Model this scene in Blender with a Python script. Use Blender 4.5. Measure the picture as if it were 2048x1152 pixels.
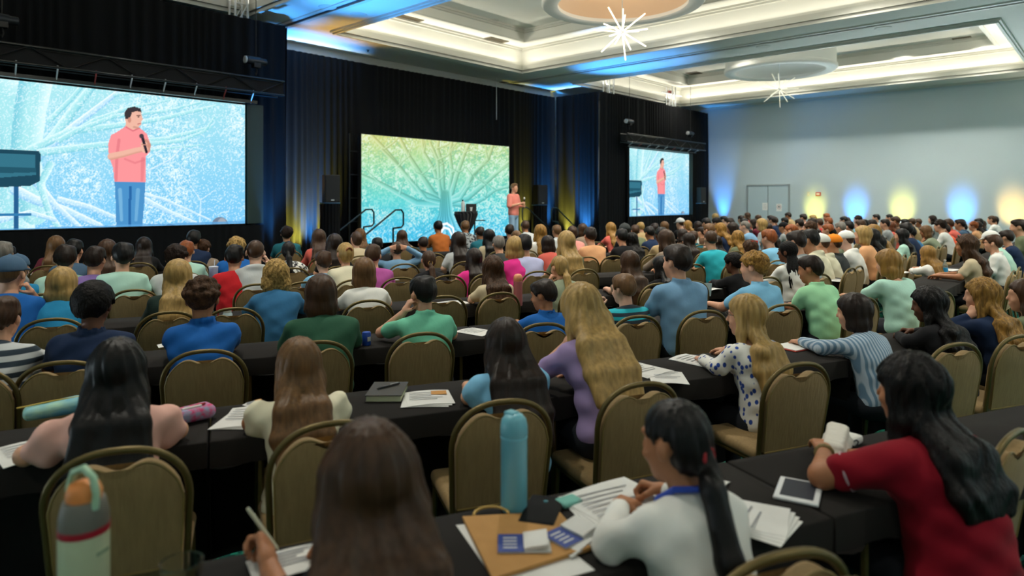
import bpy, bmesh, math, random
import numpy as np
from mathutils import Vector, Matrix

# ------------------------------------------------------------------ camera, light, exposure
SC = bpy.context.scene
COL = SC.collection
for o in list(bpy.data.objects):
    bpy.data.objects.remove(o)
R = math.radians
FPX, HOR, CAMH = 1344.0, 400.0, 1.75          # focal length in px (2048 wide frame), horizon row, lens height
CH = R(47.6)                                   # the lens looks 47.6 deg to the right of the stage direction
FW = (math.sin(CH), math.cos(CH))
RT = (math.cos(CH), -math.sin(CH))

cd = bpy.data.cameras.new('camera')
camo = bpy.data.objects.new('camera', cd)
COL.objects.link(camo)
camo.location = (0, 0, CAMH)
camo.rotation_euler = (R(90), 0, -CH)
cd.sensor_width = 36
cd.lens = FPX / 2048 * 36
cd.shift_y = -(576 - HOR) / 2048
cd.clip_end = 200
cd.dof.use_dof = True
cd.dof.focus_distance = 5.6
cd.dof.aperture_fstop = 1.7
SC.camera = camo

w = bpy.data.worlds.new('world')
SC.world = w
w.use_nodes = True
w.node_tree.nodes['Background'].inputs[0].default_value = (0.5, 0.6, 0.65, 1)
w.node_tree.nodes['Background'].inputs[1].default_value = 0.0
SC.view_settings.view_transform = 'Standard'
SC.view_settings.look = 'None'
SC.view_settings.gamma = 1
SC.view_settings.exposure = 0.2
SC.view_settings.use_curve_mapping = False

def lin(c):
    if isinstance(c, str):
        c = tuple(int(c[i:i + 2], 16) / 255 for i in (0, 2, 4))
    return tuple((x / 12.92 if x <= .04045 else ((x + .055) / 1.055) ** 2.4) for x in c[:3])

def spot(name, loc, tgt, power, col=(1, 1, 1), ang=100, blend=.6, rad=.08):
    l = bpy.data.lights.new(name, 'SPOT')
    l.energy = power; l.color = col; l.spot_size = R(ang); l.spot_blend = blend; l.shadow_soft_size = rad
    o = bpy.data.objects.new(name, l); COL.objects.link(o)
    o.location = loc
    o.rotation_euler = (Vector(tgt) - Vector(loc)).to_track_quat('-Z', 'Y').to_euler()
    return o

def strip(name, loc, tgt, power, col, sx, sy, rz=0):
    l = bpy.data.lights.new(name, 'AREA')
    l.energy = power; l.color = col; l.shape = 'RECTANGLE'; l.size = sx; l.size_y = sy
    o = bpy.data.objects.new(name, l); COL.objects.link(o)
    o.location = loc
    d = (Vector(tgt) - Vector(loc)).normalized()
    z = -d
    x = Vector((math.cos(rz), math.sin(rz), 0)); y = z.cross(x).normalized(); x = y.cross(z)
    o.matrix_world = Matrix(((x.x, y.x, z.x, loc[0]), (x.y, y.y, z.y, loc[1]), (x.z, y.z, z.z, loc[2]), (0, 0, 0, 1)))
    return o

# room measures (x runs along the stage wall, y towards the stage, the lens stands over the origin)
XW, BST, BCT, ZC = 27.0, 13.0, 15.0, 5.7
COFFERS = [(0.2, 6.7), (8.8, 15.35), (18.0, 25.2)]
CB0, CB1 = 2.1, 13.6
ZL, ZT = 6.35, 6.68
PALE_FILL, COVE, WARM, NEUT, BLUE, YEL, ORG = (.80, .95, 1), (1, .92, .76), (1, .86, .62), (1, .95, .84), (.05, .34, 1), (.95, .82, .10), (1, .55, .12)
# ceiling downlights of the hall (six of them show in the picture)
for x, y, pw in [(9.9, 4.0, 720), (9.9, 8.0, 720), (10.6, 12.3, 150), (14.2, 4.0, 720), (14.2, 8.0, 640), (13.9, 12.3, 150),
                 (19.2, 4.5, 640), (19.2, 9.0, 600), (24.0, 3.1, 620), (24.0, 5.3, 620), (24.0, 9.0, 620), (23.8, 12.4, 260),
                 (1.5, 4.5, 420), (5.2, 4.5, 560), (1.5, 9.5, 280), (5.2, 9.5, 320)]:
    spot('downlight_lamp', (x, y, ZT - .03), (x, y, 0), pw, NEUT, 125, .7, .12)
for x, y, pw in [(0, -1.5, 110), (4, -2, 190), (8, -2, 640), (12, -2, 640), (16, -2, 480), (-3, 2, 120), (20, -2, 480), (-3, -4, 110), (3, -5, 150), (9, -6, 300)]:
    spot('downlight_lamp', (x, y, ZC - .03), (x, y, 0), pw, NEUT, 125, .7, .12)
# a warm spotlight for the speaker on stage, under the near soffit
spot('stage_spot_lamp', (12.6, 1.2, ZC - .1), (13.2, 11.95, 1.5), 900, (1, .93, .82), 14, .8, .05)
# cove strips on the coffer ledges
for (x0, x1), pl, pr, pe in zip(COFFERS, (18, 85, 40), (18, 45, 85), (8, 34, 30)):
    xm, ym = (x0 + x1) / 2, (CB0 + CB1) / 2
    for xx, tx, p in ((x0 + .09, x0 + .5, pl), (x1 - .09, x1 - .5, pr)):
        strip('cove_lamp', (xx, ym, ZC + .12), (tx, ym, ZL), p, COVE, CB1 - CB0 - .6, .06, math.pi / 2)
    for yy, ty in ((CB0 + .09, CB0 + .5), (CB1 - .09, CB1 - .5)):
        strip('cove_lamp', (xm, yy, ZC + .12), (xm, ty, ZL), pe, COVE, x1 - x0 - .6, .06, 0)
# coloured uplights standing along the drapes and the side wall, then added fill uplights
UPL = [(8.25, 14.9, BLUE, .7, (8.1, 15.2, 3.4)), (8.72, 14.9, YEL, .55, (8.72, 15.2, 1.1)), (9.05, 14.9, BLUE, 1.0, (9.0, 15.2, 2.0)), (9.5, 14.9, YEL, .55, (9.5, 15.2, 1.1)),
       (17.2, 14.85, YEL, .6, (17.2, 15.2, 1.1)), (18.3, 14.85, BLUE, 1.1, (18.35, 15.2, 1.3)), (18.6, 14.55, YEL, .55, (18.9, 14.6, 1.1)), (18.6, 13.75, BLUE, 1.1, (18.9, 13.8, 1.4)),
       (26.3, 12.85, BLUE, .6, (26.3, 13.2, 2.4)), (26.62, 12.5, BLUE, 2.0, (27, 12.6, 2.4)),
       (25.95, 8.84, YEL, .9, (27, 8.84, 1.4)), (25.95, 7.38, BLUE, 1.5, (27, 7.38, 1.4)), (25.95, 5.86, YEL, 1.0, (27, 5.86, 1.4)), (25.95, 4.08, BLUE, 1.5, (27, 4.08, 1.4)), (25.95, 2.7, ORG, 1.2, (27, 2.7, 1.4)),
       (25.95, 1.2, BLUE, 1.2, (27, 1.2, 1.4)), (6.9, 12.85, BLUE, .5, (6.9, 13.2, 3)),
       (8.0, 14.3, BLUE, 3.2, (7.7, 10.6, 5.7)), (17.9, 14.2, BLUE, 3.6, (16.6, 10.6, 5.7)), (26.3, 11.2, BLUE, 1.2, (26.1, 8.2, 5.7)), (8.4, 14.5, ORG, .5, (9.2, 13.5, 5.7)),
       (26.3, 7.9, PALE_FILL, 1.0, (16.5, 5.5, 5.7)), (26.3, 3.4, PALE_FILL, 1.0, (17.5, 1.5, 5.7)), (-8.3, 11.0, PALE_FILL, .8, (7.5, 5.5, 5.7)),  # pale ones are added to brighten the undersides of the ceiling beams
       (-6, -9.62, YEL, 0, 0), (-1, -9.62, BLUE, 0, 0), (4, -9.62, YEL, 0, 0), (9, -9.62, BLUE, 0, 0), (14, -9.62, YEL, 0, 0), (19, -9.62, BLUE, 0, 0), (24, -9.62, YEL, 0, 0),  # this row and the next: unseen uplights, added as bounce light
       (-8.62, -6, BLUE, 0, 0), (-8.62, -1, YEL, 0, 0), (-8.62, 4, BLUE, 0, 0), (-8.62, 9, BLUE, 0, 0), (26.62, -2, YEL, 0, 0), (26.62, -6, BLUE, 0, 0)]

# ------------------------------------------------------------------ picture point -> place in the hall
def cxy(X, Y):
    return (X * RT[0] + Y * FW[0], X * RT[1] + Y * FW[1])
def pxz(u, v, Z):
    Y = FPX * (CAMH - Z) / (v - HOR)
    x, y = cxy((u - 1024) / FPX * Y, Y)
    return Vector((x, y, Z))
def at_depth(u, v, Y):
    x, y = cxy((u - 1024) / FPX * Y, Y)
    return Vector((x, y, CAMH - (v - HOR) * Y / FPX))
def on_b(u, v, b):
    s = (u - 1024) / FPX
    return at_depth(u, v, b / (FW[1] + s * RT[1]))
def on_a(u, v, a):
    s = (u - 1024) / FPX
    return at_depth(u, v, a / (FW[0] + s * RT[0]))
HL = R(-23)                                     # facing of the near block of seats, seen from the lens
FL = (FW[0] * math.cos(HL) + RT[0] * math.sin(HL), FW[1] * math.cos(HL) + RT[1] * math.sin(HL))
RL = (FL[1], -FL[0])
TH_L = math.atan2(-FL[0], FL[1])
def rf(r, f):
    return (RL[0] * r + FL[0] * f, RL[1] * r + FL[1] * f)
def to_rf(x, y):
    return (x * RL[0] + y * RL[1], x * FL[0] + y * FL[1])

# ------------------------------------------------------------------ objects
def tag(o, label=None, cat=None, group=None, kind=None):
    if label: o['label'] = label
    if cat: o['category'] = cat
    if group: o['group'] = group
    if kind: o['kind'] = kind
    return o
def empty(name, loc=(0, 0, 0), rz=0, label=None, cat=None, group=None, kind=None):
    o = bpy.data.objects.new(name, None); COL.objects.link(o)
    o.location = loc; o.rotation_euler = (0, 0, rz); o.empty_display_size = .1
    return tag(o, label, cat, group, kind)
def link(name, me, parent=None, loc=None, rz=None, mat=None):
    o = bpy.data.objects.new(name, me); COL.objects.link(o)
    if parent is not None: o.parent = parent
    if loc is not None: o.location = loc
    if rz is not None: o.rotation_euler = (0, 0, rz)
    if mat is not None and not me.materials: me.materials.append(mat)
    return o
def mesh_np(name, V, Q, smooth=True):
    V = np.asarray(V, np.float32); Q = np.asarray(Q, np.int32)
    me = bpy.data.meshes.new(name)
    k = Q.shape[1]
    me.vertices.add(len(V)); me.vertices.foreach_set('co', V.ravel())
    me.loops.add(Q.size); me.loops.foreach_set('vertex_index', Q.ravel())
    me.polygons.add(len(Q))
    me.polygons.foreach_set('loop_start', np.arange(0, Q.size, k, dtype=np.int32))
    me.polygons.foreach_set('loop_total', np.full(len(Q), k, np.int32))
    me.update(calc_edges=True)
    if smooth: me.polygons.foreach_set('use_smooth', np.ones(len(Q), bool))
    return me

class MB:
    """collects boxes, tubes, lathes and prisms into one mesh"""
    def __init__(s): s.v = []; s.f = []
    def add(s, V, F):
        n = len(s.v); s.v += [tuple(p) for p in V]; s.f += [tuple(i + n for i in f) for f in F]; return s
    def box(s, x0, x1, y0, y1, z0, z1, M=None):
        V = [Vector((x, y, z)) for z in (z0, z1) for y in (y0, y1) for x in (x0, x1)]
        if M is not None: V = [M @ p for p in V]
        return s.add(V, [(0, 2, 3, 1), (4, 5, 7, 6), (0, 1, 5, 4), (2, 6, 7, 3), (0, 4, 6, 2), (1, 3, 7, 5)])
    def tube(s, pts, r, n=8, closed=False):
        pts = [Vector(p) for p in pts]; rr = r if isinstance(r, (list, tuple)) else [r] * len(pts)
        m = len(pts); V = []; prev = None
        for i, p in enumerate(pts):
            a = pts[i - 1] if (i or closed) else p; b = pts[(i + 1) % m] if (i < m - 1 or closed) else p
            t = (b - a).normalized()
            if prev is None:
                x = t.orthogonal().normalized()
            else:
                x = (prev - t * prev.dot(t)).normalized()
            prev = x; y = t.cross(x)
            V += [p + (x * math.cos(2 * math.pi * k / n) + y * math.sin(2 * math.pi * k / n)) * rr[i] for k in range(n)]
        F = []
        for i in range(m if closed else m - 1):
            j = (i + 1) % m
            F += [(i * n + k, i * n + (k + 1) % n, j * n + (k + 1) % n, j * n + k) for k in range(n)]
        if not closed:
            F += [tuple(range(n - 1, -1, -1)), tuple((m - 1) * n + k for k in range(n))]
        return s.add(V, F)
    def lathe(s, prof, n=20, M=None):
        V = []; F = []
        for (r, z) in prof:
            V += [Vector((r * math.cos(2 * math.pi * k / n), r * math.sin(2 * math.pi * k / n), z)) for k in range(n)]
        if M is not None: V = [M @ p for p in V]
        for i in range(len(prof) - 1):
            F += [(i * n + k, i * n + (k + 1) % n, (i + 1) * n + (k + 1) % n, (i + 1) * n + k) for k in range(n)]
        F += [tuple(range(n - 1, -1, -1)), tuple((len(prof) - 1) * n + k for k in range(n))]
        return s.add(V, F)
    def prism(s, poly, z0, z1, M=None):
        n = len(poly)
        V = [Vector((x, y, z0)) for x, y in poly] + [Vector((x, y, z1)) for x, y in poly]
        if M is not None: V = [M @ p for p in V]
        return s.add(V, [tuple(range(n - 1, -1, -1)), tuple(range(n, 2 * n))] + [(i, (i + 1) % n, (i + 1) % n + n, i + n) for i in range(n)])
    def mesh(s, name, mat=None, bevel=0, smooth=False, seg=2):
        me = bpy.data.meshes.new(name); me.from_pydata(s.v, [], s.f)
        bm = bmesh.new(); bm.from_mesh(me)
        bmesh.ops.recalc_face_normals(bm, faces=bm.faces[:])
        if bevel:
            bmesh.ops.bevel(bm, geom=[e for e in bm.edges if len(e.link_faces) == 2 and e.calc_face_angle(0) > .5], offset=bevel, segments=seg, affect='EDGES', profile=.5)
        if smooth:
            for f in bm.faces: f.smooth = True
            for e in bm.edges:
                if len(e.link_faces) == 2 and e.calc_face_angle(0) > .9: e.smooth = False
        bm.to_mesh(me); bm.free()
        if mat is not None: me.materials.append(mat)
        return me
    def obj(s, name, mat, parent=None, bevel=0, smooth=False, seg=2, loc=None, rz=None):
        return link(name, s.mesh(name, mat, bevel, smooth, seg), parent, loc, rz)

def struct(name, mb, mat, label, parent=None, **k):
    o = mb.obj(name, mat, parent, **k)
    if parent is None: tag(o, label, None, None, 'structure')
    return o
def copy_tree(o, parent=None):
    c = o.copy(); COL.objects.link(c); c.parent = parent
    for ch in o.children: copy_tree(ch, c)
    return c

# ------------------------------------------------------------------ materials
MATS = {}
def mat(name, col, rough=.6, metal=0, spec=.5, noise=None, bump=None, emit=None, estr=1, alpha=1, trans=0, sheen=0, coat=0):
    """noise=(scale xyz, amount, second colour)  bump=(scale xyz, strength)"""
    if name in MATS: return MATS[name]
    m = bpy.data.materials.new(name); m.use_nodes = True
    nt = m.node_tree; b = nt.nodes['Principled BSDF']; L = nt.links.new
    c = lin(col) if not (isinstance(col, tuple) and len(col) == 4) else col[:3]
    b.inputs['Base Color'].default_value = (*c, 1)
    b.inputs['Roughness'].default_value = rough
    b.inputs['Metallic'].default_value = metal
    b.inputs['Specular IOR Level'].default_value = spec
    b.inputs['Sheen Weight'].default_value = sheen
    b.inputs['Coat Weight'].default_value = coat
    b.inputs['Transmission Weight'].default_value = trans
    b.inputs['Alpha'].default_value = alpha
    if emit is not None:
        b.inputs['Emission Color'].default_value = (*lin(emit), 1); b.inputs['Emission Strength'].default_value = estr
    def nz(sc, detail=3):
        tc = nt.nodes.new('ShaderNodeTexCoord'); mp = nt.nodes.new('ShaderNodeMapping'); n = nt.nodes.new('ShaderNodeTexNoise')
        mp.inputs['Scale'].default_value = sc if isinstance(sc, tuple) else (sc,) * 3
        n.inputs['Scale'].default_value = 1; n.inputs['Detail'].default_value = detail
        L(tc.outputs['Object'], mp.inputs['Vector']); L(mp.outputs['Vector'], n.inputs['Vector'])
        return n
    if noise:
        n = nz(noise[0]); r = nt.nodes.new('ShaderNodeValToRGB')
        r.color_ramp.elements[0].position = .5 - .5 * noise[1]; r.color_ramp.elements[1].position = .5 + .5 * noise[1]
        r.color_ramp.elements[0].color = (*c, 1); r.color_ramp.elements[1].color = (*lin(noise[2]), 1)
        L(n.outputs['Fac'], r.inputs['Fac']); L(r.outputs['Color'], b.inputs['Base Color'])
    if bump:
        n = nz(bump[0]); bp = nt.nodes.new('ShaderNodeBump'); bp.inputs['Strength'].default_value = bump[1]; bp.inputs['Distance'].default_value = .01
        L(n.outputs['Fac'], bp.inputs['Height']); L(bp.outputs['Normal'], b.inputs['Normal'])
    MATS[name] = m
    return m

def objcol(name, rough, streak=None, amount=.5, bumpsc=None, bumpst=.3, spec=.4, sheen=0, pattern=None, sss=0):
    """material whose colour is the object's own colour, with streaks or grain over it"""
    m = bpy.data.materials.new(name); m.use_nodes = True
    nt = m.node_tree; b = nt.nodes['Principled BSDF']; L = nt.links.new
    N = nt.nodes.new
    oi = N('ShaderNodeObjectInfo'); tc = N('ShaderNodeTexCoord')
    out = oi.outputs['Color']
    b.inputs['Roughness'].default_value = rough; b.inputs['Specular IOR Level'].default_value = spec; b.inputs['Sheen Weight'].default_value = sheen
    if sss:
        b.inputs['Subsurface Weight'].default_value = sss; b.inputs['Subsurface Radius'].default_value = (.02, .008, .004)
    def nz(sc, det=3):
        mp = N('ShaderNodeMapping'); mp.inputs['Scale'].default_value = sc
        n = N('ShaderNodeTexNoise'); n.inputs['Scale'].default_value = 1; n.inputs['Detail'].default_value = det
        L(tc.outputs['Object'], mp.inputs['Vector']); L(mp.outputs['Vector'], n.inputs['Vector'])
        return n
    if streak:
        n = nz(streak); mr = N('ShaderNodeMapRange')
        mr.inputs['From Min'].default_value = .3; mr.inputs['From Max'].default_value = .7
        mr.inputs['To Min'].default_value = 1 - amount; mr.inputs['To Max'].default_value = 1 + amount
        L(n.outputs['Fac'], mr.inputs['Value'])
        mx = N('ShaderNodeVectorMath'); mx.operation = 'SCALE'
        L(out, mx.inputs[0]); L(mr.outputs['Result'], mx.inputs['Scale']); out = mx.outputs['Vector']
    if pattern:
        mp = N('ShaderNodeMapping'); mp.inputs['Scale'].default_value = pattern[1]; mp.inputs['Rotation'].default_value = pattern[4] if len(pattern) > 4 else (0, 0, 0)
        L(tc.outputs['Object'], mp.inputs['Vector'])
        if pattern[0] == 'dots':
            t = N('ShaderNodeTexVoronoi'); t.inputs['Scale'].default_value = 1; L(mp.outputs['Vector'], t.inputs['Vector']); f = t.outputs['Distance']
        elif pattern[0] == 'stripe':
            t = N('ShaderNodeTexWave'); t.inputs['Scale'].default_value = 1; t.inputs['Distortion'].default_value = .0; L(mp.outputs['Vector'], t.inputs['Vector']); f = t.outputs['Fac']
        else:
            t = N('ShaderNodeTexNoise'); t.inputs['Scale'].default_value = 1; L(mp.outputs['Vector'], t.inputs['Vector']); f = t.outputs['Fac']
        r = N('ShaderNodeValToRGB'); r.color_ramp.elements[0].position = pattern[3][0]; r.color_ramp.elements[1].position = pattern[3][1]
        L(f, r.inputs['Fac'])
        mix = N('ShaderNodeMix'); mix.data_type = 'RGBA'
        L(r.outputs['Color'], mix.inputs['Factor']); mix.inputs['A'].default_value = (*lin(pattern[2]), 1); L(out, mix.inputs['B']); out = mix.outputs['Result']
    L(out, b.inputs['Base Color'])
    if bumpsc:
        n = nz(bumpsc); bp = N('ShaderNodeBump'); bp.inputs['Strength'].default_value = bumpst; bp.inputs['Distance'].default_value = .01
        L(n.outputs['Fac'], bp.inputs['Height']); L(bp.outputs['Normal'], b.inputs['Normal'])
    return m

M_SKIN = objcol('skin', .5, (14, 14, 14), .08, spec=.35)
M_HAIR = objcol('hair_straight', .45, (46, 46, 2), .30, (100, 100, 2.5), .16, .28)
M_HAIRC = objcol('hair_curly', .55, (55, 55, 40), .55, (70, 70, 60), .8, .15)
M_HAIRW = objcol('hair_wavy', .45, (60, 60, 9), .55, (70, 70, 12), .8, .2)
M_CLOTH = objcol('cloth', .85, (5, 5, 5), .05, (18, 18, 8), .28, .2, .03)
M_CLOTHF = objcol('cloth_floral', .85, None, 0, (9, 9, 5), .3,   .2, .03, ('dots', (27, 27, 20), '2c4c9e', (.28, .36)))
M_CLOTHS = objcol('cloth_thin_stripes', .85, None, 0, (9, 9, 5), .4,   .2, .03, ('stripe', (13, 2, 1), '6f8ea8', (.3, .7)))
M_CLOTHB = objcol('cloth_broad_stripes', .85, None, 0, (9, 9, 5), .3,   .2, .03, ('stripe', (.01, .01, 5), '2e3a44', (.4, .6), (0, R(90), 0)))
M_CLOTHP = objcol('cloth_patches', .85, None, 0, (9, 9, 5), .3,   .2, .03, ('noise', (22, 22, 22), '2b2b30', (.45, .52)))
M_TROUSER = mat('dark_trouser', '1c2027', .9)
M_SHOE = mat('shoe', '1a1a1c', .5)
M_EYE = mat('eye_white', 'd8d4cc', .2)
M_FRAME = mat('glasses_frame', '16130f', .3)
M_GOLD = mat('gold', 'c69a3c', .25, 1)

# ------------------------------------------------------------------ smooth bodies: a distance grid and its surface
class Field:
    def __init__(s, lo, hi, h):
        s.lo = np.array(lo, float); s.h = h
        s.n = np.ceil((np.array(hi) - s.lo) / h).astype(int) + 1
        s.ax = [(s.lo[i] + h * np.arange(s.n[i])).astype(np.float32) for i in range(3)]
        s.d = np.full(tuple(s.n), .25, np.float32)
    def sub(s, lo, hi):
        i0 = np.clip(np.floor((np.array(lo) - s.lo) / s.h).astype(int), 0, s.n); i1 = np.clip(np.ceil((np.array(hi) - s.lo) / s.h).astype(int) + 1, 0, s.n)
        if (i1 <= i0).any(): return None
        sl = tuple(slice(a, b) for a, b in zip(i0, i1))
        return sl, s.ax[0][sl[0]][:, None, None], s.ax[1][sl[1]][None, :, None], s.ax[2][sl[2]][None, None, :]
    def put(s, sl, e, k, cut=False):
        d = s.d[sl]
        if cut:
            e = -e; hh = np.maximum(k - np.abs(d - e), 0) / k; s.d[sl] = np.maximum(d, e) + hh * hh * k * .25
        else:
            hh = np.maximum(k - np.abs(d - e), 0) / k; s.d[sl] = np.minimum(d, e) - hh * hh * k * .25
    def cone(s, a, b, ra, rb, k=.02, cut=False):
        a = np.array(a, float); b = np.array(b, float); m = max(ra, rb) + k + 2 * s.h
        q = s.sub(np.minimum(a, b) - m, np.maximum(a, b) + m)
        if q is None: return s
        sl, X, Y, Z = q; ba = b - a; L = max(float(ba @ ba), 1e-9)
        t = np.clip(((X - a[0]) * ba[0] + (Y - a[1]) * ba[1] + (Z - a[2]) * ba[2]) / L, 0, 1)
        e = np.sqrt((X - a[0] - t * ba[0]) ** 2 + (Y - a[1] - t * ba[1]) ** 2 + (Z - a[2] - t * ba[2]) ** 2) - (ra + (rb - ra) * t)
        s.put(sl, e.astype(np.float32), k, cut); return s
    def slab(s, a, b, wa, wb, ta, tb, xd=(1, 0, 0), k=.02):
        a = np.array(a, float); b = np.array(b, float); xd = np.array(xd, float); xd /= np.linalg.norm(xd); m = max(wa, wb, ta, tb) + k + 2 * s.h
        q = s.sub(np.minimum(a, b) - m, np.maximum(a, b) + m)
        if q is None: return s
        sl, X, Y, Z = q; ba = b - a; L = max(float(ba @ ba), 1e-9)
        t = np.clip(((X - a[0]) * ba[0] + (Y - a[1]) * ba[1] + (Z - a[2]) * ba[2]) / L, 0, 1)
        ex, ey, ez = X - a[0] - t * ba[0], Y - a[1] - t * ba[1], Z - a[2] - t * ba[2]
        q_ = ex * xd[0] + ey * xd[1] + ez * xd[2]
        th = ta + (tb - ta) * t; w_ = wa + (wb - wa) * t
        o = np.maximum(np.abs(q_) - np.maximum(w_ - th, 0), 0) - np.abs(q_)      # shortened offset along xd
        f = np.where(np.abs(q_) > 1e-6, o / np.maximum(np.abs(q_), 1e-6), 0)
        ex, ey, ez = ex + q_ * xd[0] * f, ey + q_ * xd[1] * f, ez + q_ * xd[2] * f
        s.put(sl, (np.sqrt(ex * ex + ey * ey + ez * ez) - th).astype(np.float32), k); return s
    def ell(s, c, r, M=None, k=.02, cut=False):
        c = np.array(c, float); r = np.array(r, float); M = np.eye(3) if M is None else np.asarray(M)
        ext = np.sqrt(((M * r) ** 2).sum(1)) + k + 2 * s.h
        q = s.sub(c - ext, c + ext)
        if q is None: return s
        sl, X, Y, Z = q; X = X - c[0]; Y = Y - c[1]; Z = Z - c[2]
        k0 = 0; k1 = 0
        for i in range(3):
            p = (X * M[0, i] + Y * M[1, i] + Z * M[2, i]) / r[i]
            k0 = k0 + p * p; k1 = k1 + (p / r[i]) ** 2
        k0 = np.sqrt(k0); k1 = np.sqrt(k1)
        s.put(sl, (k0 * (k0 - 1) / np.maximum(k1, 1e-6)).astype(np.float32), k, cut); return s
    def mesh(s):
        d = s.d; sg = d < 0
        c = sg[:-1, :-1, :-1].astype(np.int8)
        c = c + sg[1:, :-1, :-1] + sg[:-1, 1:, :-1] + sg[:-1, :-1, 1:] + sg[1:, 1:, :-1] + sg[1:, :-1, 1:] + sg[:-1, 1:, 1:] + sg[1:, 1:, 1:]
        ii = np.argwhere((c > 0) & (c < 8))
        if not len(ii): return np.zeros((0, 3)), np.zeros((0, 4), int)
        ids = np.full(c.shape, -1, np.int32); ids[ii[:, 0], ii[:, 1], ii[:, 2]] = np.arange(len(ii))
        off = [(0, 0, 0), (1, 0, 0), (0, 1, 0), (1, 1, 0), (0, 0, 1), (1, 0, 1), (0, 1, 1), (1, 1, 1)]
        val = np.stack([d[ii[:, 0] + o[0], ii[:, 1] + o[1], ii[:, 2] + o[2]] for o in off], 1)
        P = np.zeros((len(ii), 3)); cnt = np.zeros(len(ii)); O = np.array(off, float)
        for a, b in ((0, 1), (2, 3), (4, 5), (6, 7), (0, 2), (1, 3), (4, 6), (5, 7), (0, 4), (1, 5), (2, 6), (3, 7)):
            va, vb = val[:, a], val[:, b]; m = (va < 0) != (vb < 0)
            t = np.where(m, va / np.where(m, va - vb, 1), 0)
            P += m[:, None] * (O[a] + (O[b] - O[a]) * t[:, None]); cnt += m
        V = s.lo + s.h * (ii + P / cnt[:, None])
        Q = []
        for ax in range(3):
            u, w_ = (ax + 1) % 3, (ax + 2) % 3
            A = np.moveaxis(sg, ax, 0); df = A[:-1] != A[1:]
            e = np.argwhere(df)
            if not len(e): continue
            idx = np.zeros_like(e); order = [ax] + [i for i in range(3) if i != ax]
            for j, o in enumerate(order): idx[:, o] = e[:, j]
            ok = (idx[:, u] > 0) & (idx[:, w_] > 0) & (idx[:, u] < c.shape[u]) & (idx[:, w_] < c.shape[w_]); idx = idx[ok]
            ins = sg[idx[:, 0], idx[:, 1], idx[:, 2]]
            def cell(du, dw):
                j = idx.copy(); j[:, u] -= du; j[:, w_] -= dw
                return ids[j[:, 0], j[:, 1], j[:, 2]]
            q = np.stack([cell(1, 1), cell(0, 1), cell(0, 0), cell(1, 0)], 1)
            q[~ins] = q[~ins][:, ::-1]
            Q.append(q)
        return V, np.concatenate(Q)

def rot(ax, a):
    c, s_ = math.cos(a), math.sin(a)
    return np.array({'x': [[1, 0, 0], [0, c, -s_], [0, s_, c]], 'y': [[c, 0, s_], [0, 1, 0], [-s_, 0, c]], 'z': [[c, -s_, 0], [s_, c, 0], [0, 0, 1]]}[ax])
def nrm(v):
    v = np.array(v, float); return v / max(np.linalg.norm(v), 1e-9)

HANDS = {}
def hand(pose, h):
    """right hand, wrist at the origin, fingers along +y, palm towards -z, thumb towards -x"""
    if (pose, h) in HANDS: return HANDS[(pose, h)]
    F = Field((-.075, -.045, -.11), (.075, .215, .05), h)
    F.cone((0, -.03, 0), (0, .02, 0), .025, .026, .02)
    F.slab((0, .015, 0), (0, .085, 0), .034, .042, .015, .013, (1, 0, 0), .02)
    bend = {'flat': (8, 10, 8), 'relax': (22, 28, 20), 'grip': (62, 70, 40), 'curl': (40, 50, 35)}[pose]
    for i, (x, y, L) in enumerate(((-.031, .086, .92), (-.010, .092, 1.05), (.011, .089, .98), (.031, .079, .78))):
        p = np.array((x, y, 0.)); a = 0; sp = (-.12, -.03, .05, .14)[i]
        for j, (l, r0, r1) in enumerate(((.042, .0095, .009), (.026, .009, .0082), (.021, .0082, .0068))):
            a -= R(bend[j]); q = p + l * L * np.array((sp * math.cos(a), math.cos(a), math.sin(a)))
            F.cone(p, q, r0, r1, .004); p = q
    p = np.array((-.028, .025, -.005))
    for dx, dy, dz, l, r0, r1 in ((-.75, .6, -.3, .042, .015, .012), (-.35, .85, -.4, .032, .011, .0105), (-.1, .95, -.35, .027, .0105, .008)):
        if pose == 'grip': dx, dz = dx + .45, dz - .35
        q = p + l * nrm((dx, dy, dz)); F.cone(p, q, r0, r1, .006); p = q
    HANDS[(pose, h)] = F.mesh()
    return HANDS[(pose, h)]

# arms are given for the right side (x > 0) as elbow, wrist, finger direction, palm direction, hand pose; H(..) marks a point given in the head's frame
ARMS = {
    'table': ((.235, .18, .79), (.16, .42, .785), (-.5, .85, -.1), (0, 0, -1), 'relax'),
    'inner': ((.23, .21, .79), (.06, .43, .785), (-.8, .55, -.1), (0, .1, -1), 'relax'),
    'write': ((.24, .20, .80), (.15, .44, .80), (-.4, .9, .0), (-.5, 0, -.85), 'grip'),
    'wide': ((.30, .20, .80), (.30, .46, .785), (-.35, .9, -.1), (0, 0, -1), 'flat'),
    'reach': ((.25, .30, .80), (.18, .56, .79), (-.2, .95, -.1), (0, 0, -1), 'relax'),
    'lap': ((.235, .08, .79), (.12, .30, .64), (-.6, .8, -.1), (0, 0, -1), 'relax'),
    'chin': ((.18, .42, .80), 'H', (.055, .085, -.185), (-.35, -.15, .95), (-.6, -.7, 0), 'curl'),
    'ear': ((.29, .36, .81), 'H', (.125, .05, -.11), (-.45, -.2, .9), (-.9, 0, -.2), 'curl'),
    'cheek': ((.22, .40, .80), 'H', (.10, .07, -.14), (-.35, -.25, .9), (-.9, -.2, 0), 'grip'),
    'back': ('S', (.24, -.03, .10), 'H', (.12, -.10, .04), (-.95, .0, .15), (0, 1, 0), 'relax'),
    'pen': ((.27, .34, .80), 'H', (.16, .16, -.13), (-.35, .3, .85), (-.8, .2, 0), 'grip'),
    'down': ((.26, .02, .80), (.22, .20, .66), (-.1, .95, -.3), (-1, 0, 0), 'relax'),
}
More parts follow.
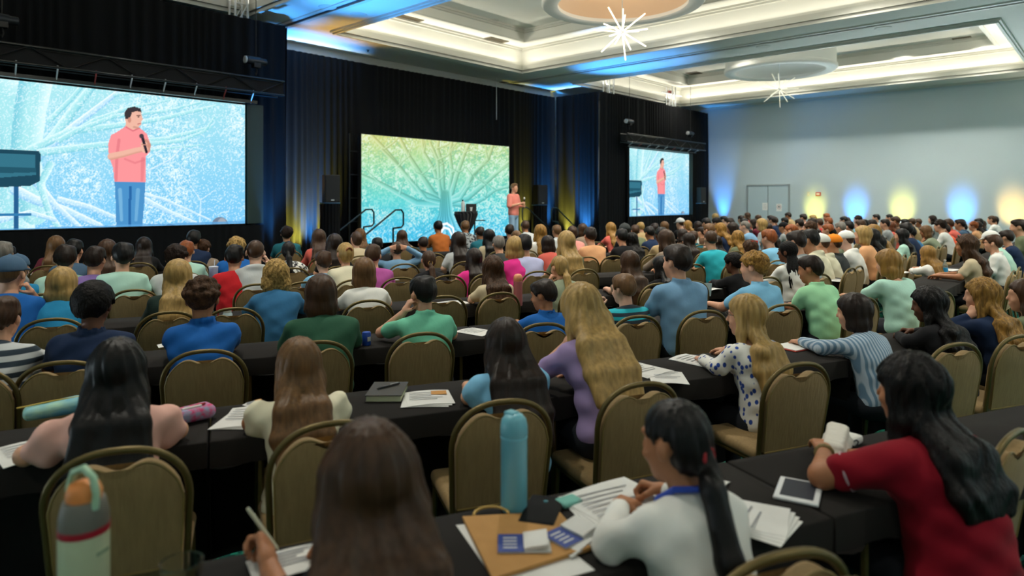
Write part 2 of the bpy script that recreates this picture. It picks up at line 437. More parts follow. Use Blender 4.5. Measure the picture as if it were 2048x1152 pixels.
def skeleton(p):
    g = lambda k, d: p.get(k, d)
    L = R(g('lean', 8)); fem = g('fem', 0); w = g('wide', 1.0)
    u1 = np.array((0, math.sin(.75 * L), math.cos(.75 * L))); u2 = np.array((0, math.sin(1.25 * L), math.cos(1.25 * L)))
    p0 = np.array((0, 0, .56)); mid = p0 + .24 * u1; c7 = mid + .265 * u2
    n2 = np.array((0, -u2[2], u2[1]))                     # out of the back
    un = nrm(np.array((0, math.sin(.6 * L + R(12)), math.cos(.6 * L + R(12)))))
    hc = c7 + .158 * un + np.array((0, .012, 0))
    Hm = rot('z', R(g('hy', 0))) @ rot('x', -R(g('hp', 4))) @ rot('y', R(g('hr', 0)))
    sw = (.148 if fem else .168) * w
    K = dict(u1=u1, u2=u2, p0=p0, mid=mid, c7=c7, n2=n2, hc=hc, H=Hm, sw=sw, fem=fem, w=w)
    K['hp'] = lambda q: hc + 1.09 * (Hm @ np.array(q, float))
    K['sh'] = {s_: c7 - .072 * u2 + np.array((s_ * sw, 0, 0)) + n2 * -.012 for s_ in (-1, 1)}
    arms = {}
    for s_, nm in ((1, g('ar', 'table')), (-1, g('al', 'table'))):
        a = list(ARMS[nm] if isinstance(nm, str) else nm); mx = np.array((s_, 1, 1))
        if isinstance(a[0], str): el = K['sh'][s_] + np.array(a[1]) * mx; a = a[2:]
        else: el = np.array(a[0]) * mx; a = a[1:]
        if isinstance(a[0], str): wr = K['hp'](np.array(a[1]) * mx); a = a[2:]
        else: wr = np.array(a[0]) * mx; a = a[1:]
        az = np.array((1, 1, g('az', 1.0)))
        if not isinstance((ARMS[nm] if isinstance(nm, str) else nm)[0], str): el = el * az
        if 'H' not in [q for q in (ARMS[nm] if isinstance(nm, str) else nm) if isinstance(q, str)]: wr = wr * az
        arms[s_] = (el, wr, nrm(np.array(a[0]) * mx), nrm(np.array(a[1]) * mx), a[2])
    K['arms'] = arms
    top = max((K['hp']((x, y, z)))[2] for x, y, z in ((0, -.012, .12), (0, -.06, .105), (0, .05, .095), (.05, -.02, .1), (-.05, -.02, .1)))
    K['top'] = top + .004
    return K

HS = 1.09                                       # heads with hair read a little large in the picture
def hell(F, K, q, r, k=.02, cut=False):
    F.ell(K['hp'](q), np.array(r) * HS, K['H'], k, cut)

def torso(F, K, e, k=.05):
    w, fem = K['w'], K['fem']; M1 = np.stack([[1, 0, 0], np.cross(K['u1'], [1, 0, 0]), K['u1']], 1); M2 = np.stack([[1, 0, 0], np.cross(K['u2'], [1, 0, 0]), K['u2']], 1)
    F.ell(K['p0'] + .02 * K['u1'], ((.175 if fem else .165) * w + e, .125 * w + e, .13 + e), M1, k)
    F.ell(K['p0'] + .17 * K['u1'], ((.135 if fem else .150) * w + e, .105 * w + e, .16 + e), M1, k)
    F.ell(K['mid'] + .09 * K['u2'] + .008 * K['n2'], ((.15 if fem else .168) * w + e, .112 * w + e, .17 + e), M2, k)
    for s_ in (-1, 1):
        F.cone(K['c7'] - .06 * K['u2'], K['sh'][s_], .052 * w + e, .047 * w + e, k)
        F.ell(K['sh'][s_] - .06 * K['u2'] - .06 * s_ * np.array((1, 0, 0)) + .03 * K['n2'], (.075 + e, .06 + e, .10 + e), M2, k)
        if fem: F.ell(K['mid'] + .10 * K['u2'] - .09 * K['n2'] + np.array((s_ * .07, 0, 0)), (.06 + e, .055 + e, .06 + e), None, k)

def body_geo(p, lod):
    K = skeleton(p); h = (.0095, .015, .020)[lod]; w = K['w']
    F = Field((-.50, -.30, .44), (.50, .72, 1.55), h)
    torso(F, K, -.012)
    hp = K['hp']; H = K['H']
    nr = .046 if K['fem'] else .056
    F.cone(K['c7'] - .03 * K['u2'] - .02 * K['n2'], hp((0, -.02, -.06)), nr + .006, nr, .03)
    hell(F, K, (0, -.014, .028), (.076, .096, .092), .02)
    hell(F, K, (0, .028, -.035), (.062, .064, .080), .03)
    hell(F, K, (0, .058, -.095), (.026, .022, .018), .03)
    F.cone(hp((0, .086, .020)), hp((0, .106, -.020)), .009, .0125, .014)
    hell(F, K, (0, .078, .036), (.05, .016, .012), .02)
    for s_ in (-1, 1):
        hell(F, K, (s_ * .083, -.012, -.004), (.012, .021, .032), .008)
        hell(F, K, (s_ * .04, .068, -.028), (.02, .018, .016), .02)
        if lod < 2: hell(F, K, (s_ * .032, .097, .014), (.018, .012, .011), .008, True)
    if lod < 2:
        hell(F, K, (0, .090, -.052), (.024, .010, .006), .006); hell(F, K, (0, .088, -.064), (.020, .011, .007), .006)
    for s_, (el, wr, fd, pn, hpz) in K['arms'].items():
        F.cone(K['sh'][s_], el, .050 * w, .040 * w, .03); F.cone(el, wr, .041 * w, .027, .02)
    V, Q = F.mesh(); Vs, Qs, n = [V], [Q], len(V)
    for s_, (el, wr, fd, pn, hpz) in K['arms'].items():
        hv, hq = hand(hpz, (.0055, .010, .014)[lod])
        y = fd; z = -(pn - y * (pn @ y)); z = nrm(z); x = np.cross(y, z)
        m = np.stack([x, y, z], 1)
        vv = hv.copy()
        if s_ < 0: vv[:, 0] *= -1; hq = hq[:, ::-1]
        Vs.append(vv @ m.T + wr); Qs.append(hq + n); n += len(hv)
    return np.concatenate(Vs), np.concatenate(Qs), K

def shirt_geo(p, lod):
    K = skeleton(p); h = (.0105, .0165, .021)[lod]; w = K['w']; sl = p.get('sleeve', 'short')
    F = Field((-.50, -.32, .44), (.50, .72, 1.30), h)
    torso(F, K, .010, .06)
    M1 = np.stack([[1, 0, 0], np.cross(K['u1'], [1, 0, 0]), K['u1']], 1)
    F.ell(K['p0'] + .17 * K['u1'] + .012 * K['n2'], ((.150 if K['fem'] else .172) * w, .128 * w, .22), M1, .06)
    for s_, (el, wr, *_x) in K['arms'].items():
        sh = K['sh'][s_]
        if sl == 'none': F.cone(sh - .03 * K['u2'], sh - np.array((s_ * .05, 0, 0)), .05, .055, .03)
        elif sl == 'puff':
            F.ell(sh + .50 * (el - sh), (.072, .078, .10), None, .03); F.cone(sh, sh + .8 * (el - sh), .060, .055, .03)
        elif sl == 'short': F.cone(sh, sh + .66 * (el - sh), .058 * w, .060 * w, .03)
        else:
            F.cone(sh, el, .058 * w, .053 * w, .03); F.cone(el, wr - p.get('cuff', .02) * nrm(wr - el), .053 * w, .040, .025)
    c = K['c7']
    if p.get('collar'):
        ring = [c + np.array((.066 * math.cos(t), .0, 0)) + (-.062 * math.sin(t) + .022) * K['n2'] * -1 * -1 - .05 * K['n2'] * 0 + K['u2'] * (.018 + .012 * -math.sin(t) * -1) for t in np.linspace(0, 2 * math.pi, 13)]
        for a, b in zip(ring[:-1], ring[1:]): F.slab(a, b, .020, .020, .008, .008, K['u2'], .01)
    if p.get('hood'):
        for t in np.linspace(R(15), R(165), 8):
            F.ell(c + np.array((.085 * math.cos(t), 0, 0)) + K['n2'] * (.01 + .075 * math.sin(t)) - .02 * K['u2'] + K['u2'] * (.0 + .01 * math.sin(t)), (.034, .030, .030), None, .03)
    if p.get('open'):                                   # a wide scooped neckline
        F.ell(c + .055 * K['u2'] + .03 * K['n2'], (.12 * w, .11, .10), None, .02, True)
    # folds
    sd = p.get('seed', 0) * 1.7
    X, Y, Z = F.ax[0][:, None, None], F.ax[1][None, :, None], F.ax[2][None, None, :]
    amp = (.0036, .0024, .0024)[lod]
    F.d += amp * (np.sin(27 * X + 36 * Z + sd + 2 * np.sin(9 * Z + 5 * X)) + np.sin(-31 * X + 47 * Z + 14 * Y + 2 * sd + 1.5 * np.sin(11 * X))).astype(np.float32)
    return F.mesh()

def hair_geo(p, style, lod):
    K = skeleton(p); h = (.0085, .013, .017)[lod]; hp, H = K['hp'], K['H']
    lo = np.minimum(K['hc'] - .26, K['c7'] + K['n2'] * .25 - .25); lo[2] = K['hc'][2] - (.58 * max(1, p.get('hl', 1)) if style in 'lwkp' else .33)
    F = Field(lo, K['hc'] + np.array((.26, .26, .24)), h)
    t = {'b': .005, 's': .014, 'c': .018, 'a': .030, 'l': .020, 'w': .024, 'm': .022, 'p': .008, 'n': .009, 'k': .012, 't': .003}[style]
    hell(F, K, (0, -.016, .028), (.078 + t, .098 + t, .094 + t), .02)
    if style == 's':
        hell(F, K, (0, .028, .088), (.066, .066, .038), .03); hell(F, K, (.02, -.03, .10), (.06, .06, .032), .03)
    if style == 'c':
        rs = np.random.RandomState(p.get('seed', 0) + 5)
        for i in range(44):
            th, ph = rs.uniform(0, 2 * math.pi), rs.uniform(-.1, 1.5)
            r = .080 + t * .8
            F.ell(hp((r * math.cos(th) * math.cos(ph), -.018 + 1.15 * r * math.sin(th) * math.cos(ph), .03 + 1.05 * r * math.sin(ph))), (.020 + t * .2,) * 3, None, .012)
    # hairline: what lies under it is cut away
    line = {'s': ((.12, .074), (.075, .062), (.045, .03), (.022, .0), (.012, .032), (-.030, .032), (-.046, -.02), (-.08, -.058), (-.2, -.062)),
            'l': ((.12, .085), (.085, .068), (.055, .03), (.03, -.05), (.01, -.12), (-.2, -.14))}
    ln = line['s'] if style in 'sbcatpn' else line['l']
    q = F.sub(K['hc'] - .2, K['hc'] + .24)
    sl, X, Y, Z = q; dx, dy, dz = X - K['hc'][0], Y - K['hc'][1], Z - K['hc'][2]
    hy = dx * H[0, 1] + dy * H[1, 1] + dz * H[2, 1]; hz = dx * H[0, 2] + dy * H[1, 2] + dz * H[2, 2]
    xs = [a for a, _ in ln][::-1]; zs = [b for _, b in ln][::-1]
    hy, hz = hy / HS, hz / HS
    zl = np.interp(hy, xs, zs).astype(np.float32)
    F.d[sl] = np.maximum(F.d[sl], (zl - hz) * .7)
    n2, u2, c7 = K['n2'], K['u2'], K['c7']
    vert = np.array((0, 0, -1.0))
    if style in 'lwm':
        wv = p.get('hw', 1.0) * {'l': 1.0, 'w': 1.06, 'm': 1.0}[style]; xd = H[:, 0]; bo = .045 * (K['w'] - 1) * 2
        A = hp((0, -.030, .02)); B = hp((0, -.045, -.075))
        F.slab(A, B, .096 * wv, .106 * wv, .066, .060, xd, .03)
        hang = p.get('hang', 0)
        if style == 'm':
            C = B + np.array((0, -.012, -.05)); F.slab(B, C, .106 * wv, .098 * wv, .058, .040, xd, .03)
        else:
            D1 = (1 - hang) * (c7 - .07 * u2 + n2 * (.105 + bo)) + hang * (B + vert * .13)
            hl = p.get('hl', 1.0)
            D2 = (1 - hang) * (c7 - .20 * hl * u2 + n2 * (.128 + bo)) + hang * (B + vert * .26 * hl)
            D3 = (1 - hang) * (c7 - (.33 if style == 'l' else .27) * hl * u2 + n2 * (.125 + bo)) + hang * (B + vert * .36 * hl)
            F.slab(B, D1, .106 * wv, .126 * wv, .056, .042, xd, .03)
            F.slab(D1, D2, .126 * wv, .140 * wv, .042, .030, (1, 0, 0), .03)
            F.slab(D2, D3, .140 * wv, .120 * wv, .030, .018, (1, 0, 0), .03)
        for s_ in (-1, 1):
            a = hp((s_ * .076, .004, .03)); b = hp((s_ * .086, .006, -.09)); F.cone(a, b, .022, .030, .02)
            if style != 'm':
                c_ = b + np.array((s_ * .012, -.02, -.10)); F.cone(b, c_, .030, .030, .025)
    if style == 'p':
        B = hp((0, -.108, p.get('tail', -.03)));
        F.ell(B, (.022, .02, .022), None, .015)
        D1 = B * .35 + .65 * (c7 - .02 * u2 + n2 * .14); D2 = c7 - .17 * u2 + n2 * .155; D3 = c7 - .29 * u2 + n2 * .145
        F.cone(B, D1, .022, .040, .02); F.cone(D1, D2, .040, .042, .02); F.cone(D2, D3, .042, .014, .02)
        hell(F, K, (0, -.05, -.02), (.07, .062, .07), .03)
    if style == 'n':
        hell(F, K, (0, -.105, .025), (.042, .036, .05), .02); hell(F, K, (0, -.05, -.03), (.068, .056, .06), .03)
    if style == 'k':
        rs = np.random.RandomState(3)
        F.slab(hp((0, -.045, .0)), hp((0, -.06, -.09)), .085, .092, .048, .042, H[:, 0], .02)
        for i in range(26):
            x = (i % 13 - 6) / 6; row = i // 13
            a = hp((.085 * x, -.04 - .05 * math.sqrt(max(0, 1 - x * x)), -.05))
            b = c7 + np.array((.13 * x + rs.uniform(-.012, .012), 0, 0)) - (.03 + .03 * row) * u2 + n2 * (.10 + .015 * row - .03 * abs(x))
            c_ = b - (.24 + rs.uniform(-.04, .04)) * u2 + np.array((rs.uniform(-.02, .02), 0, 0)) + n2 * .012
            F.cone(a, b, .0125, .0115, .004); F.cone(b, c_, .0115, .008, .004)
    # locks
    X, Y, Z = F.ax[0][:, None, None] - K['hc'][0], F.ax[1][None, :, None] - K['hc'][1], F.ax[2][None, None, :] - K['hc'][2]
    th = np.arctan2(X, -(Y + .02)); sd = p.get('seed', 0)
    if style in 'lmpn': F.d += (.0035 * np.sin(13 * th + 2.2 * np.sin(9 * Z + sd)) + .002 * np.sin(29 * th + 3 * np.sin(6 * Z + sd))).astype(np.float32)
    elif style == 'w': F.d += (.006 * np.sin(10 * th + 2.6 * np.sin(26 * Z + 2 * np.sin(5 * th + sd)))).astype(np.float32)
    if p.get('curl'): F.d += (.009 * np.sin(14 * th + 3 * np.sin(30 * Z)) * np.sin(38 * Z + 5 * th)).astype(np.float32)
    if style in 'ca': F.d += (.004 * np.sin(75 * X + sd) * np.sin(70 * Y) * np.sin(72 * Z)).astype(np.float32)
    if style == 's': F.d += (.0028 * np.sin(17 * th + 40 * Y + 3 * np.sin(20 * Z + sd)) + .003 * np.sin(45 * X + 30 * Y + sd)).astype(np.float32)
    return F.mesh()

def cap_geo(p, lod):
    K = skeleton(p); hp, H = K['hp'], K['H']; h = (.007, .010, .013)[lod]
    F = Field(K['hc'] - .25, K['hc'] + .25, h)
    hell(F, K, (0, -.016, .040), (.095, .114, .100), .01)
    q = F.sub(K['hc'] - .25, K['hc'] + .25); sl, X, Y, Z = q
    dx, dy, dz = X - K['hc'][0], Y - K['hc'][1], Z - K['hc'][2]
    hz = dx * H[0, 2] + dy * H[1, 2] + dz * H[2, 2]
    F.d[sl] = np.maximum(F.d[sl], .032 - hz)
    bk = -1 if p.get('backcap') else 1
    F.slab(hp((0, bk * .085 - .01, .038)), hp((0, bk * .165 - .01, .028)), .078, .062, .008, .006, H[:, 0], .012)
    F.cone(hp((0, -.016, .14)), hp((0, -.016, .146)), .010, .008, .006)
    return F.mesh()

CACHE = {}
def geo(kind, p, lod, style=None):
    keys = {'body': ('az', 'lean', 'hy', 'hp', 'hr', 'fem', 'wide', 'ar', 'al'), 'shirt': ('az', 'lean', 'fem', 'wide', 'ar', 'al', 'hy', 'hp', 'hr', 'sleeve', 'collar', 'hood', 'open', 'seed'),
            'hair': ('lean', 'hy', 'hp', 'hr', 'seed', 'hang', 'tail', 'hw', 'wide', 'curl', 'hl'), 'cap': ('lean', 'hy', 'hp', 'hr', 'backcap')}[kind]
    key = (kind, style, lod) + tuple(str(p.get(k)) for k in keys)
    if key not in CACHE:
        if kind == 'body': V, Q, _K = body_geo(p, lod)
        elif kind == 'shirt': V, Q = shirt_geo(p, lod)
        elif kind == 'hair': V, Q = hair_geo(p, style, lod)
        else: V, Q = cap_geo(p, lod)
        CACHE[key] = mesh_np(kind, V, Q)
    return CACHE[key]
_tr = {}
def trouser_meshes():
    if not _tr:
        F = Field((-.26, -.24, .04), (.26, .70, .74), .017)
        F.ell((0, .01, .56), (.185, .145, .12), None, .05)
        for s_ in (-1, 1):
            F.cone((s_ * .10, .04, .545), (s_ * .12, .44, .53), .088, .066, .04); F.cone((s_ * .12, .44, .53), (s_ * .12, .44, .09), .066, .050, .03)
        _tr['t'] = mesh_np('trousers', *F.mesh())
        F = Field((-.22, .32, -.01), (.22, .70, .16), .014)
        for s_ in (-1, 1): F.slab((s_ * .12, .42, .045), (s_ * .125, .58, .035), .045, .042, .040, .030, (1, 0, 0), .02)
        _tr['s'] = mesh_np('shoes', *F.mesh())
        _tr['t'].materials.append(objcol('trouser_cloth', .9, None, 0, (9, 9, 5), .3)); _tr['s'].materials.append(M_SHOE)
    return _tr

# ------------------------------------------------------------------ people
HAIRC = {'bk': ('0f0c0b', 'black'), 'db': ('22160f', 'dark brown'), 'br': ('412b1a', 'brown'), 'lb': ('6a4c2e', 'light brown'), 'bl': ('a58650', 'blond'),
         'gb': ('8f6a32', 'golden'), 'gi': ('8a4a22', 'ginger'), 'gy': ('77726b', 'grey'), 'ab': ('6b3c22', 'auburn')}
SKIN = {'f': 'd9a283', 'm': 'c08a68', 'd': '6b432e', 't': 'a9714e', 'p': 'e2b39a'}
STYLE_W = {'s': 'short {} hair', 'b': 'cropped {} hair', 'c': 'short curly {} hair', 'a': 'rounded {} afro hair', 'l': 'long straight {} hair', 'w': 'long wavy {} hair',
           'm': 'chin-length {} hair', 'p': '{} ponytail', 'n': '{} hair in a bun', 'k': 'long {} braids', 't': 'shaven {} hair'}
CL = {'navy': ('1b2c4a', 'navy'), 'royal': ('1a60ae', 'royal blue'), 'teal': ('2684b2', 'teal blue'), 'dteal': ('1f6470', 'dark teal'), 'turq': ('2fb6c6', 'turquoise'), 'lblue': ('82c0e4', 'light blue'),
      'denim': ('37719c', 'denim blue'), 'chamb': ('7aa4c6', 'chambray blue'), 'lav': ('b9bce0', 'lavender'), 'purple': ('8a6fae', 'purple'), 'ice': ('bccbd8', 'pale blue'), 'lilac': ('a08cba', 'lilac'), 'magenta': ('b0559a', 'magenta'), 'mint': ('b6e0cf', 'mint green'),
      'lime': ('a4dfae', 'pale green'), 'sea': ('70c2a2', 'sea green'), 'sage': ('8f9a82', 'sage green'), 'olive': ('6c7458', 'olive'), 'green': ('2f5a44', 'forest green'), 'dgreen': ('22352f', 'dark green'), 'kelly': ('2c8a5c', 'bright green'),
      'red': ('c02028', 'red'), 'crim': ('860a1e', 'crimson'), 'maroon': ('6b2533', 'maroon'), 'coral': ('d9675a', 'coral'), 'salmon': ('e39a90', 'salmon pink'), 'blush': ('dfaea0', 'blush pink'), 'pink': ('e0328c', 'hot pink'), 'rust': ('b5652b', 'rust orange'), 'peach': ('e6ab7c', 'peach'),
      'neon': ('f0603a', 'neon orange'), 'white': ('e4e4de', 'white'), 'cream': ('e2dcc0', 'cream'), 'beige': ('cbbb9b', 'beige'), 'tan': ('b49a70', 'tan'), 'grey': ('9aa0a0', 'grey'), 'lgrey': ('c4c8c8', 'light grey'), 'char': ('3c4040', 'charcoal'), 'black': ('17171a', 'black'), 'taupe': ('8d7c6b', 'taupe'), 'brown': ('5e4634', 'brown'), 'slate': ('47627c', 'slate blue'), 'orange': ('f08a24', 'orange')}
def setcol(o, hexc): o.color = (*lin(hexc), 1); return o
def with_mat(me, m):
    if not me.materials: me.materials.append(m)
    return me
PEOPLE = []
def person(loc, rz, sc, p, lod, hair, hcol, cloth, skin='f', cap=None, pattern=None, glasses=False, label=None, extra=None, legs=True, trouser='1c2027'):
    o = empty('person', loc, rz, label, 'person'); o.scale = (sc, sc, sc)
    setcol(link('body', with_mat(geo('body', p, lod), M_SKIN), o), SKIN[skin])
    sm = geo('shirt', p, lod)
    if pattern: sm = sm.copy(); sm.materials.clear(); sm.materials.append({'floral': M_CLOTHF, 'thin': M_CLOTHS, 'broad': M_CLOTHB, 'patch': M_CLOTHP}[pattern])
    setcol(link('dress' if p.get('dress') else 'shirt', with_mat(sm, M_CLOTH), o), CL[cloth][0])
    if hair:
        if cap and hair == 's': hair = 'b'
        hm = geo('hair', p, lod, hair)
        setcol(link('hair', with_mat(hm, M_HAIRC if hair in 'cak' or p.get('curl') else M_HAIRW if hair == 'w' else M_HAIR), o), HAIRC[hcol][0])
    if cap: setcol(link('cap', with_mat(geo('cap', p, lod), M_CLOTH), o), CL[cap][0])
    if legs:
        t = trouser_meshes(); setcol(link('trousers', t['t'], o), CL[cloth][0] if p.get('dress') else trouser)
        if lod < 2: link('shoes', t['s'], o)
    K = skeleton(p)
    if glasses:
        mb = MB(); H = K['hp']
        for s_ in (-1, 1):
            mb.tube([H((s_ * .032 + .021 * math.cos(a), .106 - abs(.3 * .021 * math.cos(a)), .016 + .016 * math.sin(a))) for a in np.linspace(0, 2 * math.pi, 12)[:-1]], .0022, 5, True)
            mb.tube([H((s_ * .054, .098, .02)), H((s_ * .083, .05, .02)), H((s_ * .086, -.015, .014)), H((s_ * .083, -.03, -.005))], .0022, 5)
        mb.tube([H((-.012, .108, .02)), H((.012, .108, .02))], .002, 5)
        mb.obj('glasses', M_FRAME, o)
    if lod == 0 and not p.get('noeyes'):
        mb = MB()
        for s_ in (-1, 1):
            c_ = K['hp']((s_ * .030, .073, .014))
            mb.lathe([(.001, -.0105), (.007, -.0075), (.0105, 0), (.007, .0075), (.001, .0105)], 8, Matrix.Translation(Vector(c_)))
        mb.obj('eyes', M_EYE, o, smooth=True)
    if extra: extra(o, K)
    PEOPLE.append(o)
    return o

# ------------------------------------------------------------------ the hall
M_WALL = mat('wall_paint', 'bccbd0', .75, spec=.3, noise=((.6, .6, .6), .8, 'b7c6cb'))
M_CEIL = mat('ceiling_paint', 'dcdcd4', .8, spec=.25)
M_TRIM = mat('trim_paint', 'c9c9c0', .55, spec=.4)
M_BLACKM = mat('black_metal', '101112', .45, .3)
M_BLACKP = mat('black_plastic', '141516', .5)
M_STEEL = mat('truss_aluminium', 'cdd1d3', .4, .35)
def carpet():
    m = bpy.data.materials.new('carpet'); m.use_nodes = True; nt = m.node_tree; b = nt.nodes['Principled BSDF']; N = nt.nodes.new; L = nt.links.new
    tc = N('ShaderNodeTexCoord'); n1 = N('ShaderNodeTexNoise'); n1.inputs['Scale'].default_value = 1.4; n1.inputs['Detail'].default_value = 4; n1.inputs['Distortion'].default_value = 2.2
    n2 = N('ShaderNodeTexNoise'); n2.inputs['Scale'].default_value = 9; n2.inputs['Distortion'].default_value = 1.5
    r1 = N('ShaderNodeValToRGB'); e = r1.color_ramp.elements; e[0].position = .38; e[0].color = (*lin('0b1a20'), 1); e[1].position = .66; e[1].color = (*lin('1f5f3a'), 1)
    x = r1.color_ramp.elements.new(.52); x.color = (*lin('0f4a44'), 1)
    r2 = N('ShaderNodeValToRGB'); e = r2.color_ramp.elements; e[0].position = .56; e[0].color = (0, 0, 0, 1); e[1].position = .6; e[1].color = (1, 1, 1, 1)
    mx = N('ShaderNodeMix'); mx.data_type = 'RGBA'; mx.inputs['B'].default_value = (*lin('22806a'), 1)
    for n in (n1, n2): L(tc.outputs['Object'], n.inputs['Vector'])
    L(n1.outputs['Fac'], r1.inputs['Fac']); L(n2.outputs['Fac'], r2.inputs['Fac']); L(r1.outputs['Color'], mx.inputs['A']); L(r2.outputs['Color'], mx.inputs['Factor']); L(mx.outputs['Result'], b.inputs['Base Color'])
    n3 = N('ShaderNodeTexNoise'); n3.inputs['Scale'].default_value = 300; bp = N('ShaderNodeBump'); bp.inputs['Strength'].default_value = .5; bp.inputs['Distance'].default_value = .01
    L(tc.outputs['Object'], n3.inputs['Vector']); L(n3.outputs['Fac'], bp.inputs['Height']); L(bp.outputs['Normal'], b.inputs['Normal'])
    b.inputs['Roughness'].default_value = .95; b.inputs['Specular IOR Level'].default_value = .1
    return m
X0, Y0, YW = -9.0, -10.0, 15.6
struct('floor', MB().box(X0 - .2, XW + .2, Y0 - .2, YW + .2, -.2, 0), carpet(), 'dark carpet with green and teal swirls')
wl = struct('wall_right', MB().box(XW, XW + .2, Y0, YW + .2, 0, ZT + .3), M_WALL, 'plain pale side wall washed by coloured uplights')
struct('wall_front', MB().box(X0, XW, YW, YW + .2, 0, ZT + .3), M_WALL, 'pale wall behind the black drapes')
struct('wall_left', MB().box(X0 - .2, X0, Y0, YW + .2, 0, ZT + .3), M_WALL, 'pale side wall by the near seats')
struct('wall_back', MB().box(X0, XW, Y0 - .2, Y0, 0, ZT + .3), M_WALL, 'pale wall at the rear of the hall')
struct('baseboard_right', MB().box(XW - .02, XW, Y0, 12.9, 0, .14), M_TRIM, 'painted skirting along the side wall')

# ceiling: flat soffits with three stepped coffers
mb = MB()
xs = [X0] + [v for c in COFFERS for v in c] + [XW]
for i in range(0, len(xs), 2):
    mb.box(xs[i], xs[i + 1], CB0, CB1, ZC, ZC + .12)
mb.box(X0, XW, Y0, CB0, ZC, ZC + .12); mb.box(X0, XW, CB1, YW, ZC, ZC + .12)
ceil = struct('ceiling', mb, M_CEIL, 'pale soffit ceiling around the sunken coffers')
mb = MB().box(X0, XW, Y0, YW, ZT + .3, ZT + .4)
struct('ceiling_slab', mb, M_CEIL, 'structural slab over the coffers')
def ring(x0, x1, y0, y1, wx, z0, z1, mbx):
    """rectangular frame whose inner edge lies wx inside (x0..x1, y0..y1)"""
    mbx.box(x0, x1, y0, y0 + wx, z0, z1); mbx.box(x0, x1, y1 - wx, y1, z0, z1)
    mbx.box(x0, x0 + wx, y0 + wx, y1 - wx, z0, z1); mbx.box(x1 - wx, x1, y0 + wx, y1 - wx, z0, z1)
for i, (x0, x1) in enumerate(COFFERS):
    # upright faces, ledge and tray of the coffer
    m2 = MB()
    ring(x0 - .06, x1 + .06, CB0 - .06, CB1 + .06, .06, ZC + .12, ZL + .1, m2)
    ring(x0, x1, CB0, CB1, .72, ZL, ZL + .08, m2)
    ring(x0 + .66, x1 - .66, CB0 + .66, CB1 - .66, .06, ZL + .08, ZT + .06, m2)
    m2.box(x0 + .6, x1 - .6, CB0 + .6, CB1 - .6, ZT, ZT + .06)
    struct('ceiling_coffer', m2, M_CEIL, None, ceil)
    # crown mouldings: rim lip, ledge crown, tray crown
    for k, (dx, zz, hh) in enumerate(((-.10, ZC - .05, .05), (-.055, ZC - .09, .04), (-.03, ZC - .0, .14))):
        m3 = MB(); ring(x0 + dx, x1 - dx, CB0 + dx, CB1 - dx, .06 + (.0 if k < 2 else 0), zz, zz + hh, m3); struct('rim_moulding', m3, M_TRIM, None, ceil)
    for k, (dx, zz, hh, ww) in enumerate(((0, ZL - .10, .10, .07), (.0, ZL - .05, .05, .13), (.66, ZL - .04, .04, .10), (.72, ZT - .10, .10, .06), (.72, ZT - .05, .05, .11))):
        m3 = MB(); ring(x0 + dx, x1 - dx, CB0 + dx, CB1 - dx, ww, zz, zz + hh, m3); struct('crown_moulding', m3, M_TRIM, None, ceil)
# folding-wall tracks under the beams
for x in (7.75, 16.7):
    m3 = MB(); m3.box(x - .16, x - .06, Y0 + .1, YW - .1, ZC - .025, ZC); m3.box(x + .06, x + .16, Y0 + .1, YW - .1, ZC - .025, ZC)
    struct('wall_track', m3, M_TRIM, None, ceil)
    struct('track_slot', MB().box(x - .06, x + .06, Y0 + .1, YW - .1, ZC - .006, ZC), M_BLACKP, None, ceil)
# bulkhead along the front wall above the drapes
struct('trim_1', MB().box(X0, XW, YW - .12, YW, ZC - .28, ZC), M_TRIM, 'deep cornice above the stage drapes')
struct('trim_2', MB().box(XW - .10, XW, Y0, YW - .12, ZC - .07, ZC), M_TRIM, 'cornice along the side wall')

# drums with domes and starburst lamps
M_DRUM = mat('drum_paint', 'd6d6d0', .7)
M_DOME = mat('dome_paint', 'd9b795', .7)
def drum(cx, cy, label, dome):
    z0 = ZC + .17
    o = empty('ceiling_drum', (cx, cy, z0), 0, label, 'ceiling feature', 'round ceiling drums')
    m = MB(); prof = [(1.36, .0), (1.40, -.02), (1.66, -.02), (1.70, .02), (1.70, .10), (1.66, .12), (1.66, .82), (1.36, .82)]
    n = 64; V = []; F = []
    for r, z in prof: V += [(r * math.cos(2 * math.pi * k / n), r * math.sin(2 * math.pi * k / n), z) for k in range(n)]
    for i in range(len(prof)):
        j = (i + 1) % len(prof); F += [(i * n + k, i * n + (k + 1) % n, j * n + (k + 1) % n, j * n + k) for k in range(n)]
    m.add(V, F); m.obj('drum_ring', M_DRUM, o, smooth=True)
    m = MB(); prof = [(1.37, .06), (1.25, .22), (1.05, .36), (.75, .47), (.4, .53), (.02, .55)]
    V = []; F = []
    for r, z in prof: V += [(r * math.cos(2 * math.pi * k / n), r * math.sin(2 * math.pi * k / n), z) for k in range(n)]
    for i in range(len(prof) - 1): F += [(i * n + k, i * n + (k + 1) % n, (i + 1) * n + (k + 1) % n, (i + 1) * n + k) for k in range(n)]
    m.add(V, F).obj('dome', dome, o, smooth=True)
    return o
d1, d2 = (12.05, 7.85), (21.7, 8.2)
drum(*d1, 'round drum with a peach lit dome over the bright starburst lamp', M_DOME)
drum(*d2, 'round white drum in the far coffer by the side wall', M_DRUM)
for cx, cy, pw in ((*d1, 45), (3.45, 7.85, 45), (*d2, 12)):
    l = bpy.data.lights.new('starburst_bulb', 'POINT'); l.energy = pw; l.color = NEUT; l.shadow_soft_size = .35
    o = bpy.data.objects.new('starburst_bulb', l); COL.objects.link(o); o.location = (cx, cy, 5.30)
